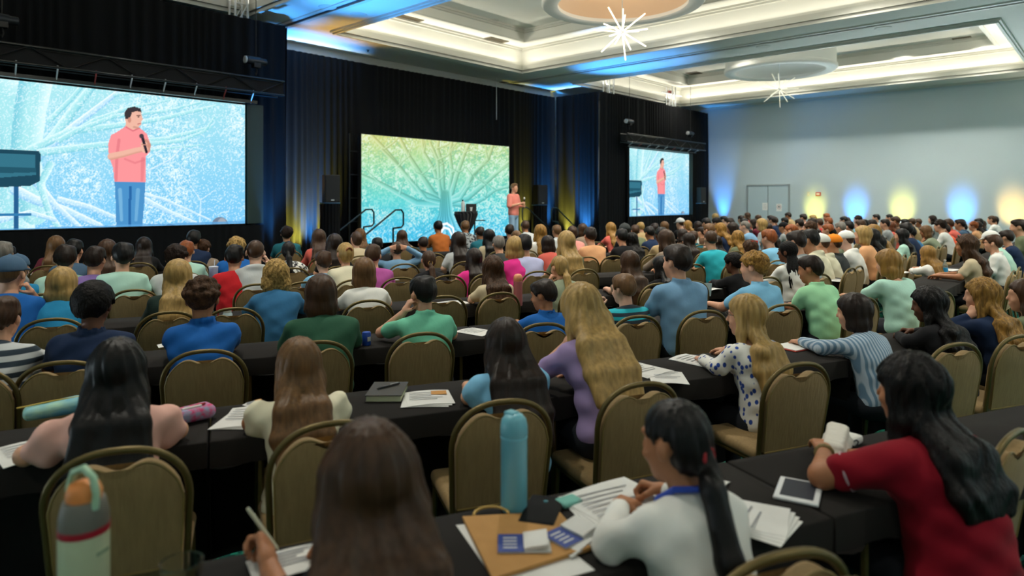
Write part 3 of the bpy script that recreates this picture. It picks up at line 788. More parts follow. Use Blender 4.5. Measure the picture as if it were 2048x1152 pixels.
for cx, cy, z in ((*d1, ZC + .30), (*d2, ZC + .30)):
    l = bpy.data.lights.new('drum_lamp', 'AREA'); l.shape = 'DISK'; l.size = 1.6; l.energy = 5 if cx < 15 else 2; l.color = (1, .82, .62) if cx < 15 else (.4, .7, 1)
    o = bpy.data.objects.new('drum_lamp', l); COL.objects.link(o); o.location = (cx, cy, z); o.rotation_euler = (math.pi, 0, 0)
M_GLOW = mat('lit_tube', 'fff4d8', .4, emit='fff0cc', estr=4)
M_GLOW2 = mat('dim_tube', 'f2f0e2', .4, emit='fff6d8', estr=.35)
def starburst(cx, cy, z, label, gm, pw):
    o = empty('starburst_lamp', (cx, cy, z), 0, label, 'chandelier', 'starburst lamps')
    MB().tube([(0, 0, 0), (0, 0, ZC + .70 - z)], .010, 8).obj('rod', M_STEEL, o)
    MB().lathe([(.005, -.05), (.04, -.035), (.05, 0), (.04, .035), (.005, .05)], 14).obj('hub', M_STEEL, o, smooth=True)
    n = 14; ga = math.pi * (3 - math.sqrt(5))
    for i in range(n):
        zz = 1 - 2 * (i + .5) / n; r = math.sqrt(1 - zz * zz)
        d = Vector((r * math.cos(ga * i + .5), r * math.sin(ga * i + .5), zz * .92)).normalized()
        MB().tube([d * .05, d * .60], .012, 8).obj('light_tube', gm, o)
    return o
starburst(*d1, 5.30, 'glowing starburst lamp of bright tubes under the near drum', M_GLOW, 0)
drum(3.45, 7.85, 'round drum over the near seats, beyond the upper edge of the frame', M_DOME)
starburst(3.45, 7.85, 5.30, 'glowing starburst lamp over the near seats, beyond the frame', M_GLOW, 0)
starburst(*d2, 5.30, 'dim starburst lamp of pale tubes under the far drum', M_GLOW2, 0)

# small ceiling fittings
M_DL = mat('downlight_glow', 'ffffff', .4, emit='fff6e4', estr=9)
dl = None
def fitting(kind, loc, label, group=None):
    if kind == 'downlight':
        o = empty('ceiling_light', loc, 0, label, 'ceiling light', group)
        MB().lathe([(.10, -.012), (.125, -.012), (.135, 0), (.10, 0)], 20).obj('trim_ring', M_TRIM, o)
        MB().lathe([(.098, -.004), (.098, 0)], 20).obj('lens', M_DL, o)
    elif kind == 'speaker':
        o = empty('ceiling_speaker', loc, 0, label, 'ceiling speaker', group)
        MB().lathe([(.15, -.012), (.17, -.012), (.185, 0), (.15, 0)], 24).obj('rim', M_TRIM, o)
        MB().lathe([(.148, -.008), (.148, 0)], 24).obj('grille', mat('speaker_grille', '3a3f42', .8), o)
    elif kind == 'sprinkler':
        o = empty('sprinkler', loc, 0, label, 'sprinkler', group)
        MB().lathe([(.012, -.05), (.03, -.045), (.012, -.03), (.012, -.008), (.045, -.006), (.05, 0)], 12).obj('head', M_BLACKM, o)
    return o
ords = ['first', 'second', 'third']
for i, (u, v) in enumerate([(871, 6), (989, 40), (1042, 55)]):
    p = pxz(u, v, ZT); fitting('downlight', p, 'recessed ceiling light in the near coffer, %s from the beam above the big screen' % ords[i], 'recessed ceiling lights')
for i, (u, v, t) in enumerate([(1362, 150, 'by the stage end'), (1808, 95, 'beside the middle of the side wall'), (1967, 72, 'by the near end')]):
    p = pxz(u, v, ZT); fitting('downlight', p, 'recessed ceiling light in the far coffer %s' % t, 'recessed ceiling lights')
for i, (u, v, t) in enumerate([(655, 14, 'nearest the screen drape'), (717, 29, 'beside the coffer edge'), (1527, 93, 'on the middle beam by the far drum'), (1326, 121, 'on the middle beam towards the stage'), (1766, 56, 'high on the middle beam')]):
    fitting('speaker', pxz(u, v, ZC), 'round dark ceiling speaker %s' % t, 'ceiling speakers')
for i, (u, v, t) in enumerate([(1599, 97, 'under the middle beam before the far drum'), (1947, 49, 'under the middle beam near its upper end'), (736, 100, 'under the soffit above the stage drapes')]):
    fitting('sprinkler', pxz(u, v, ZC), 'small dark sprinkler head %s' % t, 'sprinkler heads')
M_VENT = mat('vent_metal', '6b624c', .6)
def vent(loc, sx, sy, label):
    o = empty('ceiling_vent', loc, 0, label, 'vent', 'ceiling vents')
    m = MB(); m.box(-sx, sx, -sy, sy, -.004, 0); m.obj('backing', mat('vent_dark', '2a2620', .8), o)
    m = MB(); ring(-sx, sx, -sy, sy, .03, -.018, -.004, m); m.obj('frame', M_VENT, o)
    k = max(4, int(sy * 2 / .07))
    for i in range(k):
        y = -sy + .05 + (2 * sy - .1) * (i + .5) / k
        MB().box(-sx + .03, sx - .03, y - .012, y + .012, -.016, -.006).obj('slat', M_VENT, o)
vent(pxz(815, 37, ZL), .38, .20, 'long slotted vent on the coffer ledge near the blue beam')
vent(pxz(990, 80, ZL), .38, .20, 'long slotted vent on the coffer ledge over the stage')
vent(pxz(1317, 168, ZL), .38, .20, 'slotted vent on the far coffer ledge towards the stage')
vent(pxz(1097, 53, ZT), .24, .24, 'square dark vent in the near coffer tray by the drum')
vent(pxz(1388, 146, ZT), .24, .24, 'square dark vent in the far coffer tray by the drum')
vent(pxz(1925, 77, ZT), .24, .24, 'square dark vent in the far coffer tray by the side wall')
vent(pxz(1022, 168, ZC), .55, .12, 'narrow dark vent above the centre stage drape')

# door, notices and alarm on the side wall
M_DOOR = mat('door_paint', 'b4c6cc', .5)
pa, pb = on_a(1497, 373, XW), on_a(1577, 373, XW)
y1, y0 = pa.y, pb.y; ztop = 2.32
d = empty('door_1', (XW, (y0 + y1) / 2, 0), 0, 'pale double door in the side wall', None, None, 'structure')
hw = (y1 - y0) / 2
m = MB(); m.box(-.05, 0, -hw - .06, -hw, 0, ztop + .06); m.box(-.05, 0, hw, hw + .06, 0, ztop + .06); m.box(-.05, 0, -hw, hw, ztop, ztop + .06); m.obj('door_frame', mat('door_frame_paint', '8f989a', .5), d)
for s_ in (-1, 1):
    lf = MB().box(-.03, 0, min(s_ * .012, s_ * hw), max(s_ * .012, s_ * hw), .01, ztop).obj('door_leaf', M_DOOR, d)
    MB().tube([(-.03, s_ * .08, 1.0), (-.07, s_ * .08, 1.0), (-.07, s_ * .18, 1.0)], .012, 8).obj('door_handle', M_STEEL, lf)
MB().box(-.012, 0, -.012, .012, .01, ztop).obj('door_gap', mat('gap_dark', '23282a', .8), d)
M_PAPER = mat('paper', 'e6e6e2', .8)
def notice(u, v, label, red):
    p = on_a(u, v, XW - .031)
    o = empty('door_notice', (XW - .031, p.y, p.z), 0, label, 'notice', 'paper notices on the double door')
    MB().box(-.003, 0, -.11, .11, -.15, .15).obj('sheet', M_PAPER, o)
    if red:
        V = [(0, .075 * math.cos(a), .02 + .075 * math.sin(a)) for a in np.linspace(0, 2 * math.pi, 17)[:-1]]
        MB().tube([(-.004, y, z) for _x, y, z in V], .006, 6, True).obj('ring_mark', mat('mark_red', 'a83a48', .6), o)
        MB().box(-.006, -.003, -.03, .03, -.0, .05).obj('dark_mark', M_BLACKP, o)
    else:
        for k in range(4): MB().box(-.0045, -.003, -.07, .07, .08 - k * .05, .088 - k * .05).obj('text_line', mat('ink', '7d8388', .8), o)
notice(1530, 413, 'plain white notice taped to the door leaf by the stage side', False)
notice(1558, 415, 'white notice with a red ring and dark symbol on the door', True)
p = on_a(1637, 388, XW)
o = empty('fire_alarm', (XW, p.y, p.z), 0, 'small red alarm box high on the side wall beside the door', 'alarm')
MB().box(-.06, 0, -.09, .09, -.07, .07).obj('case', mat('alarm_red', 'b8402c', .4), o, bevel=.01)
MB().box(-.068, -.06, -.06, .06, -.025, .025).obj('strobe', M_PAPER, o)
p = on_a(1617, 388, XW)
o = empty('wall_switch', (XW, p.y, p.z), 0, 'small white switch plate on the wall beside the alarm box', 'switch')
MB().box(-.015, 0, -.05, .05, -.09, .09).obj('plate', M_TRIM, o); MB().box(-.025, -.015, -.012, .012, -.03, .03).obj('toggle', M_PAPER, o)

# uplights along the drapes and the wall, and the added fill ones
UPN = {}
for i, (x, y, c, pw, t) in enumerate(UPL):
    wallside = x > 25.9
    plain = t == 0                                  # unseen ones, added to brighten the ceiling beams and the crowd's backs
    if plain: t = (x + (-.25 if x < -8 else .25 if x > 26 else 0), y + (-.25 if y < -9 else 0), 4.0)
    cn = 'pale' if c is PALE_FILL else 'blue' if c is BLUE else 'yellow' if c is YEL else 'orange'
    where = 'added unseen along the rear and outer walls' if plain else 'at the foot of the side wall' if wallside else ('behind the speaker stand beside the big screen' if x < 9 else 'at the stage drapes beyond the stage')
    UPN[(cn, where)] = UPN.get((cn, where), 0) + 1
    o = empty('floor_uplight', (x, y, 0), 0, '%s small black %s uplight %s' % (['first', 'second', 'third', 'fourth', 'fifth', 'sixth', 'seventh', 'eighth'][UPN[(cn, where)] - 1], cn, where), 'uplight', 'floor uplights')
    MB().lathe([(.085, .02), (.085, .20), (.075, .22), (.070, .22), (.070, .20), (.02, .20)], 16).obj('can', M_BLACKM, o, smooth=True)
    MB().box(-.09, .09, -.05, .05, 0, .02).obj('base', M_BLACKM, o)
    MB().lathe([(.068, .205), (.068, .212)], 16).obj('lens', mat('lens_' + cn, 'ffffff', .3, emit='e0f4ff' if c is PALE_FILL else '4aa0ff' if c is BLUE else 'ffe24a' if c is YEL else 'ffb050', estr=4), o)
    if plain:
        spot('uplight_lamp', (x, y, .23), t, 700 if x < 5 else 1700, (.62, .82, 1) if c is BLUE else (1, .93, .72), 110, 1.0, .10)  # added fill lamp, nearly white
        continue
    spot('uplight_lamp', (x, y, .23), t, pw * (2200 if c is PALE_FILL else 460 if wallside else 1900 if t[2] > 5 else 4200), c, 80 if c is PALE_FILL else 36 if wallside else 46 if t[2] < 3 else 34, 1.0, .10)

# ------------------------------------------------------------------ drapes
M_DRAPE = mat('black_drape', '131416', .9, spec=.15, bump=((6, 6, .4), .3))
def drape(x0, y0, x1, y1, z1, label, amp=.045, seed=0, z0=.02):
    L = math.hypot(x1 - x0, y1 - y0); n = int(L / .035); rows = 9
    dx, dy = (x1 - x0) / L, (y1 - y0) / L; nx, ny = -dy, dx
    t = np.linspace(0, L, n); ph = np.cumsum(1 + .35 * np.sin(t * 2.3 + seed) + .3 * np.sin(t * 5.1 + seed * 2)) * (L / n) * 2 * math.pi / .21
    V = []
    for j in range(rows):
        q = j / (rows - 1); a = amp * (.55 + .45 * (1 - q))
        off = a * np.sin(ph + .35 * np.sin(q * 3 + seed) * np.sin(t * 1.7)) + .015 * np.sin(t * 1.1 + 4 * q)
        V.append(np.stack([x0 + dx * t + nx * off, y0 + dy * t + ny * off, np.full(n, z0 + (z1 - z0) * q)], 1))
    V = np.concatenate(V); i = np.arange(n - 1)
    Q = np.concatenate([np.stack([j * n + i, j * n + i + 1, (j + 1) * n + i + 1, (j + 1) * n + i], 1) for j in range(rows - 1)])
    me = mesh_np('drape', V, Q); me.materials.append(M_DRAPE)
    return tag(link('stage_drape', me), label, 'drape', 'black stage drapes')
ZD = 5.45
drape(-3.0, 13.2, 7.3, 13.2, ZD, 'black pleated drape behind the big near screen', seed=1)
drape(7.36, 13.2, 7.36, 15.1, ZD, 'black pleated drape turning back beside the big near screen', seed=2)
drape(7.36, 15.2, 18.9, 15.2, ZD, 'wide black pleated drape behind the stage and centre screen', seed=3)
drape(18.9, 15.12, 18.9, 13.25, ZD, 'black pleated drape turning forward beyond the stage, lit blue', seed=4)
drape(18.9, 13.2, 26.85, 13.2, ZD, 'black pleated drape behind the small far screen', seed=5)

# ------------------------------------------------------------------ LED walls: the picture is painted per vertex
SB = 13.0
pR = on_b(490, 210, SB); pB = on_b(490, 447, SB)
LX1, LZ1, LZ0 = pR.x, pR.z, pB.z
LX0 = LX1 - (LZ1 - LZ0) * 16 / 9
def proj(x, y, z):
    X = x * RT[0] + y * RT[1]; Y = x * FW[0] + y * FW[1]
    return 1024 + FPX * X / Y, HOR + FPX * (CAMH - z) / Y
class Paint:
    def __init__(s, x0, x1, z0, z1, b, nx, nz):
        s.nx, s.nz = nx, nz
        xs, zs = np.meshgrid(np.linspace(x0, x1, nx), np.linspace(z0, z1, nz))
        s.P = np.stack([xs, np.full_like(xs, b), zs], 2); s.U, s.V = proj(xs, b, zs); s.c = np.zeros((nz, nx, 3))
    def noise(s, sc, seed):
        rs = np.random.RandomState(seed); a, b = s.U / sc, s.V / sc
        n = 160; g = rs.rand(n, n); i, j = np.floor(a).astype(int), np.floor(b).astype(int); fa, fb = a - i, b - j
        fa, fb = fa * fa * (3 - 2 * fa), fb * fb * (3 - 2 * fb)
        G = lambda p, q: g[p % n, q % n]
        return (G(i, j) * (1 - fa) + G(i + 1, j) * fa) * (1 - fb) + (G(i, j + 1) * (1 - fa) + G(i + 1, j + 1) * fa) * fb
    def mix(s, m, col):
        m = np.clip(m, 0, 1)[..., None]; s.c = s.c * (1 - m) + np.array(col) / 255 * m
    def shade(s, m, q, white):
        m = np.clip(m, 0, 1)[..., None]; s.c = s.c * (1 - m) + np.clip(s.bg * q * (1 - white) + white, 0, 1) * m
    def stroke(s, pts, w0, w1, col, hi=None, lo=None, op=1.0):
        best = np.full(s.U.shape, 1e9); side = np.zeros(s.U.shape); wd = np.ones(s.U.shape)
        k = len(pts) - 1
        for i in range(k):
            (ax, ay), (bx, by) = pts[i], pts[i + 1]; dx, dy = bx - ax, by - ay; L2 = dx * dx + dy * dy
            t = np.clip(((s.U - ax) * dx + (s.V - ay) * dy) / L2, 0, 1); ex, ey = s.U - ax - t * dx, s.V - ay - t * dy
            d = np.hypot(ex, ey); w_ = w0 + (w1 - w0) * (i + t) / k
            m = d / w_ < best; best = np.where(m, d / w_, best); side = np.where(m, (dx * ey - dy * ex) / math.sqrt(L2) / w_, side); wd = np.where(m, w_, wd)
        a = np.clip((1 - best) * wd + .5, 0, 1) * op
        if col is None:
            s.shade(a, .96, .12); s.shade(a * np.clip(-side * 1.6 - .3, 0, 1) * .8, 1.0, .5); s.shade(a * np.clip(side * 1.6 - .2, 0, 1) * .8, .74, 0); return
        s.mix(a, col)
        if hi is not None: s.mix(a * np.clip(-side * 1.6 - .35, 0, 1) * .85, hi)
        if lo is not None: s.mix(a * np.clip(side * 1.6 - .35, 0, 1) * .7, lo)
    def poly(s, pts, col, op=1.0):
        ins = np.zeros(s.U.shape, bool); n = len(pts)
        for i in range(n):
            (x1, y1), (x2, y2) = pts[i], pts[(i + 1) % n]
            if y1 == y2: continue
            c_ = ((y1 > s.V) != (y2 > s.V)) & (s.U < (x2 - x1) * (s.V - y1) / (y2 - y1) + x1); ins ^= c_
        s.mix(ins * op, col)
    def oval(s, cx, cy, rx, ry, col, op=1.0):
        s.mix(np.clip((1 - np.hypot((s.U - cx) / rx, (s.V - cy) / ry)) * min(rx, ry) + .5, 0, 1) * op, col)
    def mesh(s, name, P=None):
        P = s.P if P is None else P
        i, j = np.meshgrid(np.arange(s.nx - 1), np.arange(s.nz - 1)); a = (j * s.nx + i).ravel()
        me = mesh_np(name, P.reshape(-1, 3), np.stack([a, a + 1, a + s.nx + 1, a + s.nx], 1), False)
        ca = me.color_attributes.new('picture', 'FLOAT_COLOR', 'POINT')
        c = np.clip(s.c, 0, 1).reshape(-1, 3); c = np.where(c <= .04045, c / 12.92, ((c + .055) / 1.055) ** 2.4)
        ca.data.foreach_set('color', np.concatenate([c, np.ones((len(c), 1))], 1).astype(np.float32).ravel())
        return me
def screen_mat(name, st):
    m = bpy.data.materials.new(name); m.use_nodes = True; nt = m.node_tree; nt.nodes.clear()
    o = nt.nodes.new('ShaderNodeOutputMaterial'); e = nt.nodes.new('ShaderNodeEmission'); a = nt.nodes.new('ShaderNodeAttribute'); a.attribute_name = 'picture'
    e.inputs['Strength'].default_value = st; nt.links.new(a.outputs['Color'], e.inputs['Color']); nt.links.new(e.outputs['Emission'], o.inputs['Surface'])
    return m
A = Paint(LX0, LX1, LZ0, LZ1, SB, 400, 225)
v_ = np.clip((A.V - 170) / 280, 0, 1)[..., None]; ctr = np.array((168, 226, 232)) * (1 - v_) + np.array((120, 196, 240)) * v_
A.c = ctr / 255
lf = A.noise(2.6, 1) * .4 + A.noise(1.4, 2) * .35 + A.noise(9, 12) * .25
patch = np.clip((A.noise(60, 5) - .38) * 4, 0, 1) * np.clip((A.U - 60) / 80, .25, 1)
A.mix(np.clip((lf - .48) * 4, 0, .85) * patch, (240, 250, 253)); A.mix(np.clip((.42 - lf) * 3, 0, .35) * patch, (96, 180, 220))
CB, CHI, CLO = (165, 226, 232), (226, 248, 250), (105, 190, 212)
for pts, w0, w1 in [
    ([(-60, 150), (10, 200), (30, 300), (20, 460)], 60, 50), ([(75, 150), (60, 220), (50, 320), (70, 420)], 34, 30),
    ([(60, 330), (110, 270), (150, 215), (185, 172)], 13, 8), ([(40, 345), (90, 300), (150, 250), (235, 185)], 11, 5),
    ([(60, 300), (140, 262), (220, 253), (320, 238), (430, 212)], 9, 3), ([(80, 305), (200, 290), (330, 278), (420, 255)], 8, 3),
    ([(120, 280), (190, 240), (260, 215), (340, 200)], 6, 2), ([(150, 262), (230, 232), (330, 222), (400, 205)], 5, 2), ([(290, 288), (360, 282), (410, 262), (428, 235)], 4, 2),
    ([(200, 300), (300, 300), (400, 290)], 4, 1.5), ([(100, 240), (140, 200), (170, 165)], 6, 4), ([(230, 190), (300, 180), (380, 195)], 4, 2),
    ([(300, 340), (340, 320), (370, 290)], 2, 1), ([(310, 345), (330, 370)], 1.5, .8), ([(400, 450), (402, 400), (380, 370)], 1.8, .8), ([(402, 400), (430, 380)], 1.2, .7), ([(365, 285), (372, 310), (366, 330)], 1.6, .8),
    ([(30, 380), (70, 400), (130, 420), (200, 452)], 11, 6), ([(60, 350), (85, 380), (110, 410), (160, 455)], 9, 5), ([(100, 330), (80, 370), (100, 430), (120, 460)], 8, 6),
    ([(120, 400), (180, 415), (240, 440), (300, 455)], 7, 3), ([(290, 400), (340, 425), (400, 450)], 6, 3), ([(280, 385), (330, 400), (420, 440)], 4, 2), ([(0, 440), (60, 425), (110, 440)], 6, 4)]:
    A.stroke(pts, w0, w1, CB if pts[0][1] < 340 else (190, 226, 246), CHI if pts[0][1] < 340 else (250, 253, 255), CLO if pts[0][1] < 340 else (110, 180, 228), .9)
A.mix(np.clip((A.noise(2.2, 9) - .62) * 4, 0, .5), (245, 252, 255))
# monitor loudspeaker on its pole
A.poly([(27, 372), (37, 372), (37, 470), (27, 470)], (38, 92, 140)); A.poly([(-20, 428), (62, 426), (62, 432), (-20, 433)], (50, 120, 170))
A.poly([(-90, 294), (78, 302), (81, 308), (80, 362), (60, 372), (-90, 378)], (30, 70, 88)); A.poly([(-90, 304), (70, 309), (72, 350), (-90, 362)], (52, 112, 132)); A.poly([(-90, 330), (72, 336), (72, 345), (-90, 348)], (36, 84, 102))
# the speaker in the pink shirt
def figure(A):
    J = (74, 142, 196); JD = (40, 100, 160); PK = (243, 146, 150); PD = (214, 112, 122); SK = (232, 178, 158); SD = (200, 140, 122)
    A.poly([(229, 360), (291, 360), (289, 400), (283, 470), (262, 470), (261, 410), (258, 470), (233, 470), (231, 400)], J); A.poly([(258, 372), (263, 372), (262, 470), (256, 470)], JD); A.stroke([(240, 380), (243, 440)], 4, 3, (130, 186, 220), op=.7); A.stroke([(276, 380), (272, 440)], 4, 3, (120, 178, 216), op=.7)
    A.poly([(252, 236), (277, 236), (278, 262), (250, 262)], SK)
    A.poly([(234, 264), (252, 252), (266, 260), (279, 255), (294, 268), (300, 286), (301, 302), (292, 312), (292, 364), (229, 364), (226, 336), (218, 312), (216, 290), (222, 270)], PK)
    A.stroke([(238, 280), (234, 310), (232, 360)], 3, 3, PD, op=.6); A.stroke([(286, 318), (284, 360)], 4, 3, PD, op=.5); A.stroke([(250, 318), (270, 326), (288, 320)], 2, 2, PD, op=.5); A.stroke([(252, 254), (266, 262), (279, 256)], 1.2, 1.2, PD)
    A.stroke([(222, 313), (246, 308), (272, 301), (292, 297)], 7, 5, SK, None, SD); A.stroke([(296, 300), (298, 290), (292, 282)], 4, 4, SD)
    A.oval(290, 299, 7, 7, SK); A.oval(288, 289, 7, 6, SK); A.stroke([(284, 272), (288, 286), (293, 304)], 3, 2.5, (40, 36, 48)); A.oval(283, 272, 4.5, 4.5, (70, 60, 70)); A.stroke([(283, 289), (294, 290)], 1, 1, SD)
    A.oval(267, 235, 17, 20, SK); A.poly([(277, 226), (284, 238), (282, 250), (272, 257), (266, 252)], SK); A.oval(283, 238, 3, 2.4, SK)
    A.poly([(250, 238), (249, 225), (255, 216), (269, 213), (281, 217), (284, 225), (274, 222), (264, 225), (262, 232), (257, 238)], (58, 52, 56)); A.oval(259, 240, 3.5, 5.5, SD)
    A.stroke([(274, 231), (280, 231)], 1, 1, (90, 62, 56)); A.oval(277, 234, 1.5, 1.2, (60, 45, 45)); A.stroke([(276, 248), (281, 247)], 1, .8, (176, 96, 96)); A.stroke([(268, 254), (276, 256)], 2, 2, (190, 140, 124), op=.7)
figure(A)
A.oval(440, 452, 17, 18, (112, 128, 150)); A.oval(444, 448, 9, 12, (158, 166, 176)); A.oval(340, 458, 12, 10, (86, 110, 150))
A.poly([(-80, 461), (500, 441), (500, 470), (-80, 490)], (90, 160, 215), .75)
M_SCR = screen_mat('screen_picture', .98)
def led_wall(x0, x1, z0, z1, b, face, label, trim=.0):
    o = empty('led_wall', ((x0 + x1) / 2, b, 0), 0, label, 'screen', 'LED walls at the stage')
    c = link('screen_face', face, o); c.matrix_parent_inverse = o.matrix_world.inverted() if False else Matrix.Translation((-(x0 + x1) / 2, -b, 0)); face.materials.append(M_SCR)
    cx = (x0 + x1) / 2
    MB().box(x0 - cx - .02, x1 - cx + .02, .006, .10, z0 - .02, z1 + .02).obj('cabinet', M_BLACKP, o)
    return o
o = led_wall(LX0, LX1, LZ0, LZ1, SB, A.mesh('picture'), 'big near LED screen showing a man in a pink shirt before a pale tree')
RX0, RX1 = on_b(1259, 296, SB).x, on_b(1378, 307, SB).x; RZ1, RZ0 = on_b(1259, 296, SB).z, on_b(1259, 433, SB).z
xs, zs = np.meshgrid(np.linspace(RX0, RX1, 200), np.linspace(RZ0, RZ1, 113))
B2 = Paint(LX0, LX1, LZ0, LZ1, SB, 200, 113); B2.c = A.c[np.linspace(0, 224, 113).astype(int)][:, np.linspace(0, 399, 200).astype(int)]
led_wall(RX0, RX1, RZ0, RZ1, SB, B2.mesh('picture', np.stack([xs, np.full_like(xs, SB), zs], 2)), 'small far LED screen repeating the man in pink before the side wall')
CBP = 14.5
CX0, CX1 = on_b(723, 268, CBP).x, on_b(1018, 294, CBP).x; CZ1, CZ0 = on_b(723, 268, CBP).z, .62
C = Paint(CX0, CX1, CZ0, CZ1, CBP, 300, 150)
g = np.clip((C.V - 275) / 190, 0, 1); c3 = [np.array(q) / 255 for q in ((204, 208, 122), (152, 216, 168), (98, 208, 206), (70, 190, 232))]
gi = g * 3; i = np.clip(gi.astype(int), 0, 2); f = (gi - i)[..., None]; cs = np.array(c3); C.c = cs[i] * (1 - f) + cs[i + 1] * f; C.bg = C.c.copy()
lf = C.noise(2.4, 3) * .4 + C.noise(1.3, 4) * .35 + C.noise(8, 14) * .25; pt = np.clip((C.noise(40, 7) - .1) * 3, .45, 1)
C.mix(np.clip((lf - .47) * 4, 0, .7) * pt, (228, 244, 236)); C.mix(np.clip((.44 - lf) * 3, 0, .35) * pt, (70, 165, 180))
T = (893, 408)
rb = random.Random(4)
for ex, ey, mx_, my, w0 in [(880, 262, 884, 330, 7), (908, 268, 904, 345, 5), (842, 262, 868, 340, 5), (792, 262, 842, 350, 8), (735, 262, 800, 335, 6), (712, 345, 800, 388, 8), (945, 275, 915, 345, 6), (990, 280, 945, 350, 8), (1025, 318, 968, 368, 7), (1022, 372, 970, 395, 5), (765, 300, 832, 372, 4), (860, 285, 878, 360, 4), (965, 330, 935, 375, 4)]:
    ty = np.clip((my - 275) / 190, 0, 1); base = tuple((c3[0] * .8 * (1 - ty) ** 2 + c3[1] * 2 * ty * (1 - ty) + c3[2] * ty ** 2) * 255 * .95)
    path = [T, ((T[0] + mx_) / 2 + (mx_ - T[0]) * .12 + rb.uniform(-5, 5), (T[1] + my) / 2 + 8), (mx_, my), ((mx_ + ex) / 2 + rb.uniform(-9, 9), (my + ey) / 2 + rb.uniform(-4, 8)), (ex, ey)]
    C.stroke(path, w0, 2.6, None, op=.9)
    for q in range(3):
        t0 = path[2 + q % 2]; d = (rb.uniform(-34, 34), rb.uniform(-34, -8))
        C.stroke([t0, (t0[0] + d[0] * .5 + rb.uniform(-4, 4), t0[1] + d[1] * .4), (t0[0] + d[0], t0[1] + d[1])], 2.2, .9, None, op=.8)
for dx, w0 in [(-34, 4), (-20, 5), (-8, 6), (4, 6), (14, 5), (28, 4)]:
    C.stroke([(893 + dx * .2, 385), (893 + dx * .35, 430), (893 + dx * .7, 458), (893 + dx * 1.9, 482), (893 + dx * 3.6, 494)], w0, w0 * .6, None, op=.9)
for pts in ([(876, 462), (882, 450), (894, 447), (906, 456), (908, 470)], [(880, 466), (888, 455), (898, 458), (904, 470)], [(878, 472), (884, 462)]):
    C.stroke(pts, 2.8, 1.6, (250, 252, 255))
led_wall(CX0, CX1, CZ0, CZ1, CBP, C.mesh('picture'), 'wide centre LED screen with a green and blue spreading tree behind the stage')

# frames, side panels and skirts of the LED walls
M_GLOSS = mat('gloss_black', '15181a', .25)
def box_thing(name, x0, x1, y0, y1, z0, z1, m, label, cat, group=None, bevel=0):
    o = MB().box(x0 - (x0 + x1) / 2, x1 - (x0 + x1) / 2, y0 - (y0 + y1) / 2, y1 - (y0 + y1) / 2, 0, z1 - z0).obj(name, m, bevel=bevel, loc=((x0 + x1) / 2, (y0 + y1) / 2, z0))
    return tag(o, label, cat, group)
drape(LX0 - 2.0, 12.93, LX1 + .36, 12.93, LZ0 - .03, 'short black skirt hanging under the big near screen', amp=.018, seed=8)
drape(RX0 - .2, 12.93, RX1 + .2, 12.93, RZ0 - .03, 'short black skirt hanging under the small far screen', amp=.018, seed=9)
M_SIDE = mat('side_panel', '1d3a34', .5, noise=((2, 2, .3), .5, '14282a'))
box_thing('masking_board', LX1 + .03, LX1 + .36, 12.95, 13.06, LZ0, LZ1 + .02, M_SIDE, 'dark green panel at the edge of the big near screen', 'panel')
box_thing('masking_board', RX1 + .03, RX1 + .22, 12.95, 13.06, RZ0, RZ1 + .02, M_SIDE, 'dark green panel at the edge of the small far screen', 'panel')
def truss_h(x0, x1, y, z, s, label, m, nclamp, zscreen):
    o = empty('screen_truss', ((x0 + x1) / 2, y, z), 0, label, 'truss', 'black trusses over the screens')
    L = x1 - x0
    for dy in (-s, s):
        for dz in (-s, s): MB().tube([(-L / 2, dy, dz), (L / 2, dy, dz)], .026, 8).obj('chord', m, o, smooth=True)
    n = int(L / .5)
    for i in range(n):
        a = -L / 2 + L * i / n; b = a + L / n
        for dy in (-s, s): MB().tube([(a, dy, -s if i % 2 else s), (b, dy, s if i % 2 else -s)], .013, 6).obj('brace', m, o)
    MB().box(-L / 2, L / 2, -s + .03, s - .03, -s + .03, s - .03).obj('cloth_cover', mat('cover_cloth', '0c0d0e', .95), o)
    for i in range(nclamp):
        a = -L / 2 + .35 + (L - 1.0) * i / (nclamp - 1); zb = zscreen - z
        c = MB().tube([(a, -s, -s + .03), (a, -s, -s - .03), (a + .02, .0, zb + .06), (a + .02, .02, zb)], .012, 6).obj('hanger', mat('hanger_red', '8a2a24', .5) if i % 4 == 1 else M_STEEL, o)
    MB().box(-L / 2 + .3, L / 2 - .5, .0, .10, zscreen - z, zscreen - z + .06).obj('header_bar', M_GLOSS, o)
zt = on_b(570, 186, 12.8).z
truss_h(LX0 - 1.6, 6.98, 12.8, zt + .06, .14, 'long black truss carrying the big near screen', M_GLOSS, 11, LZ1 + .02)
truss_h(RX0 - .7, RX1 + .75, 12.8, on_b(1399, 298, 12.8).z + .08, .14, 'black truss carrying the small far screen', M_GLOSS, 9, RZ1 + .02)
def hoist(u, v, b, label):
    p = on_b(u, v, b); o = empty('chain_hoist', p, 0, label, 'hoist', 'chain hoists over the screens')
    Mx = Matrix.Rotation(R(90), 4, 'Y')
    MB().lathe([(.05, -.22), (.085, -.20), (.085, .08), (.07, .10), (.07, .20), (.04, .22)], 16, Mx).obj('motor', mat('hoist_grey', '30343a', .35, .5), o, smooth=True)
    MB().lathe([(.02, -.235), (.075, -.23), (.075, -.19)], 16, Mx).obj('end_cap', M_STEEL, o)
    MB().box(-.07, .07, -.07, .07, -.14, .02).obj('gearbox', M_BLACKM, o, bevel=.01)
    MB().tube([(0, 0, .05), (0, 0, (ZC if 0 else 6.3) - p.z)], .007, 6).obj('chain', mat('chain_dark', '3b3a36', .5, .6), o)
    MB().tube([(0, 0, -.12), (.02, 0, -.22), (0, 0, -.28), (-.02, 0, -.24)], .012, 6).obj('hook', M_BLACKM, o)
hoist(512, 122, 12.8, 'chain hoist with a grey motor above the corner of the big screen')
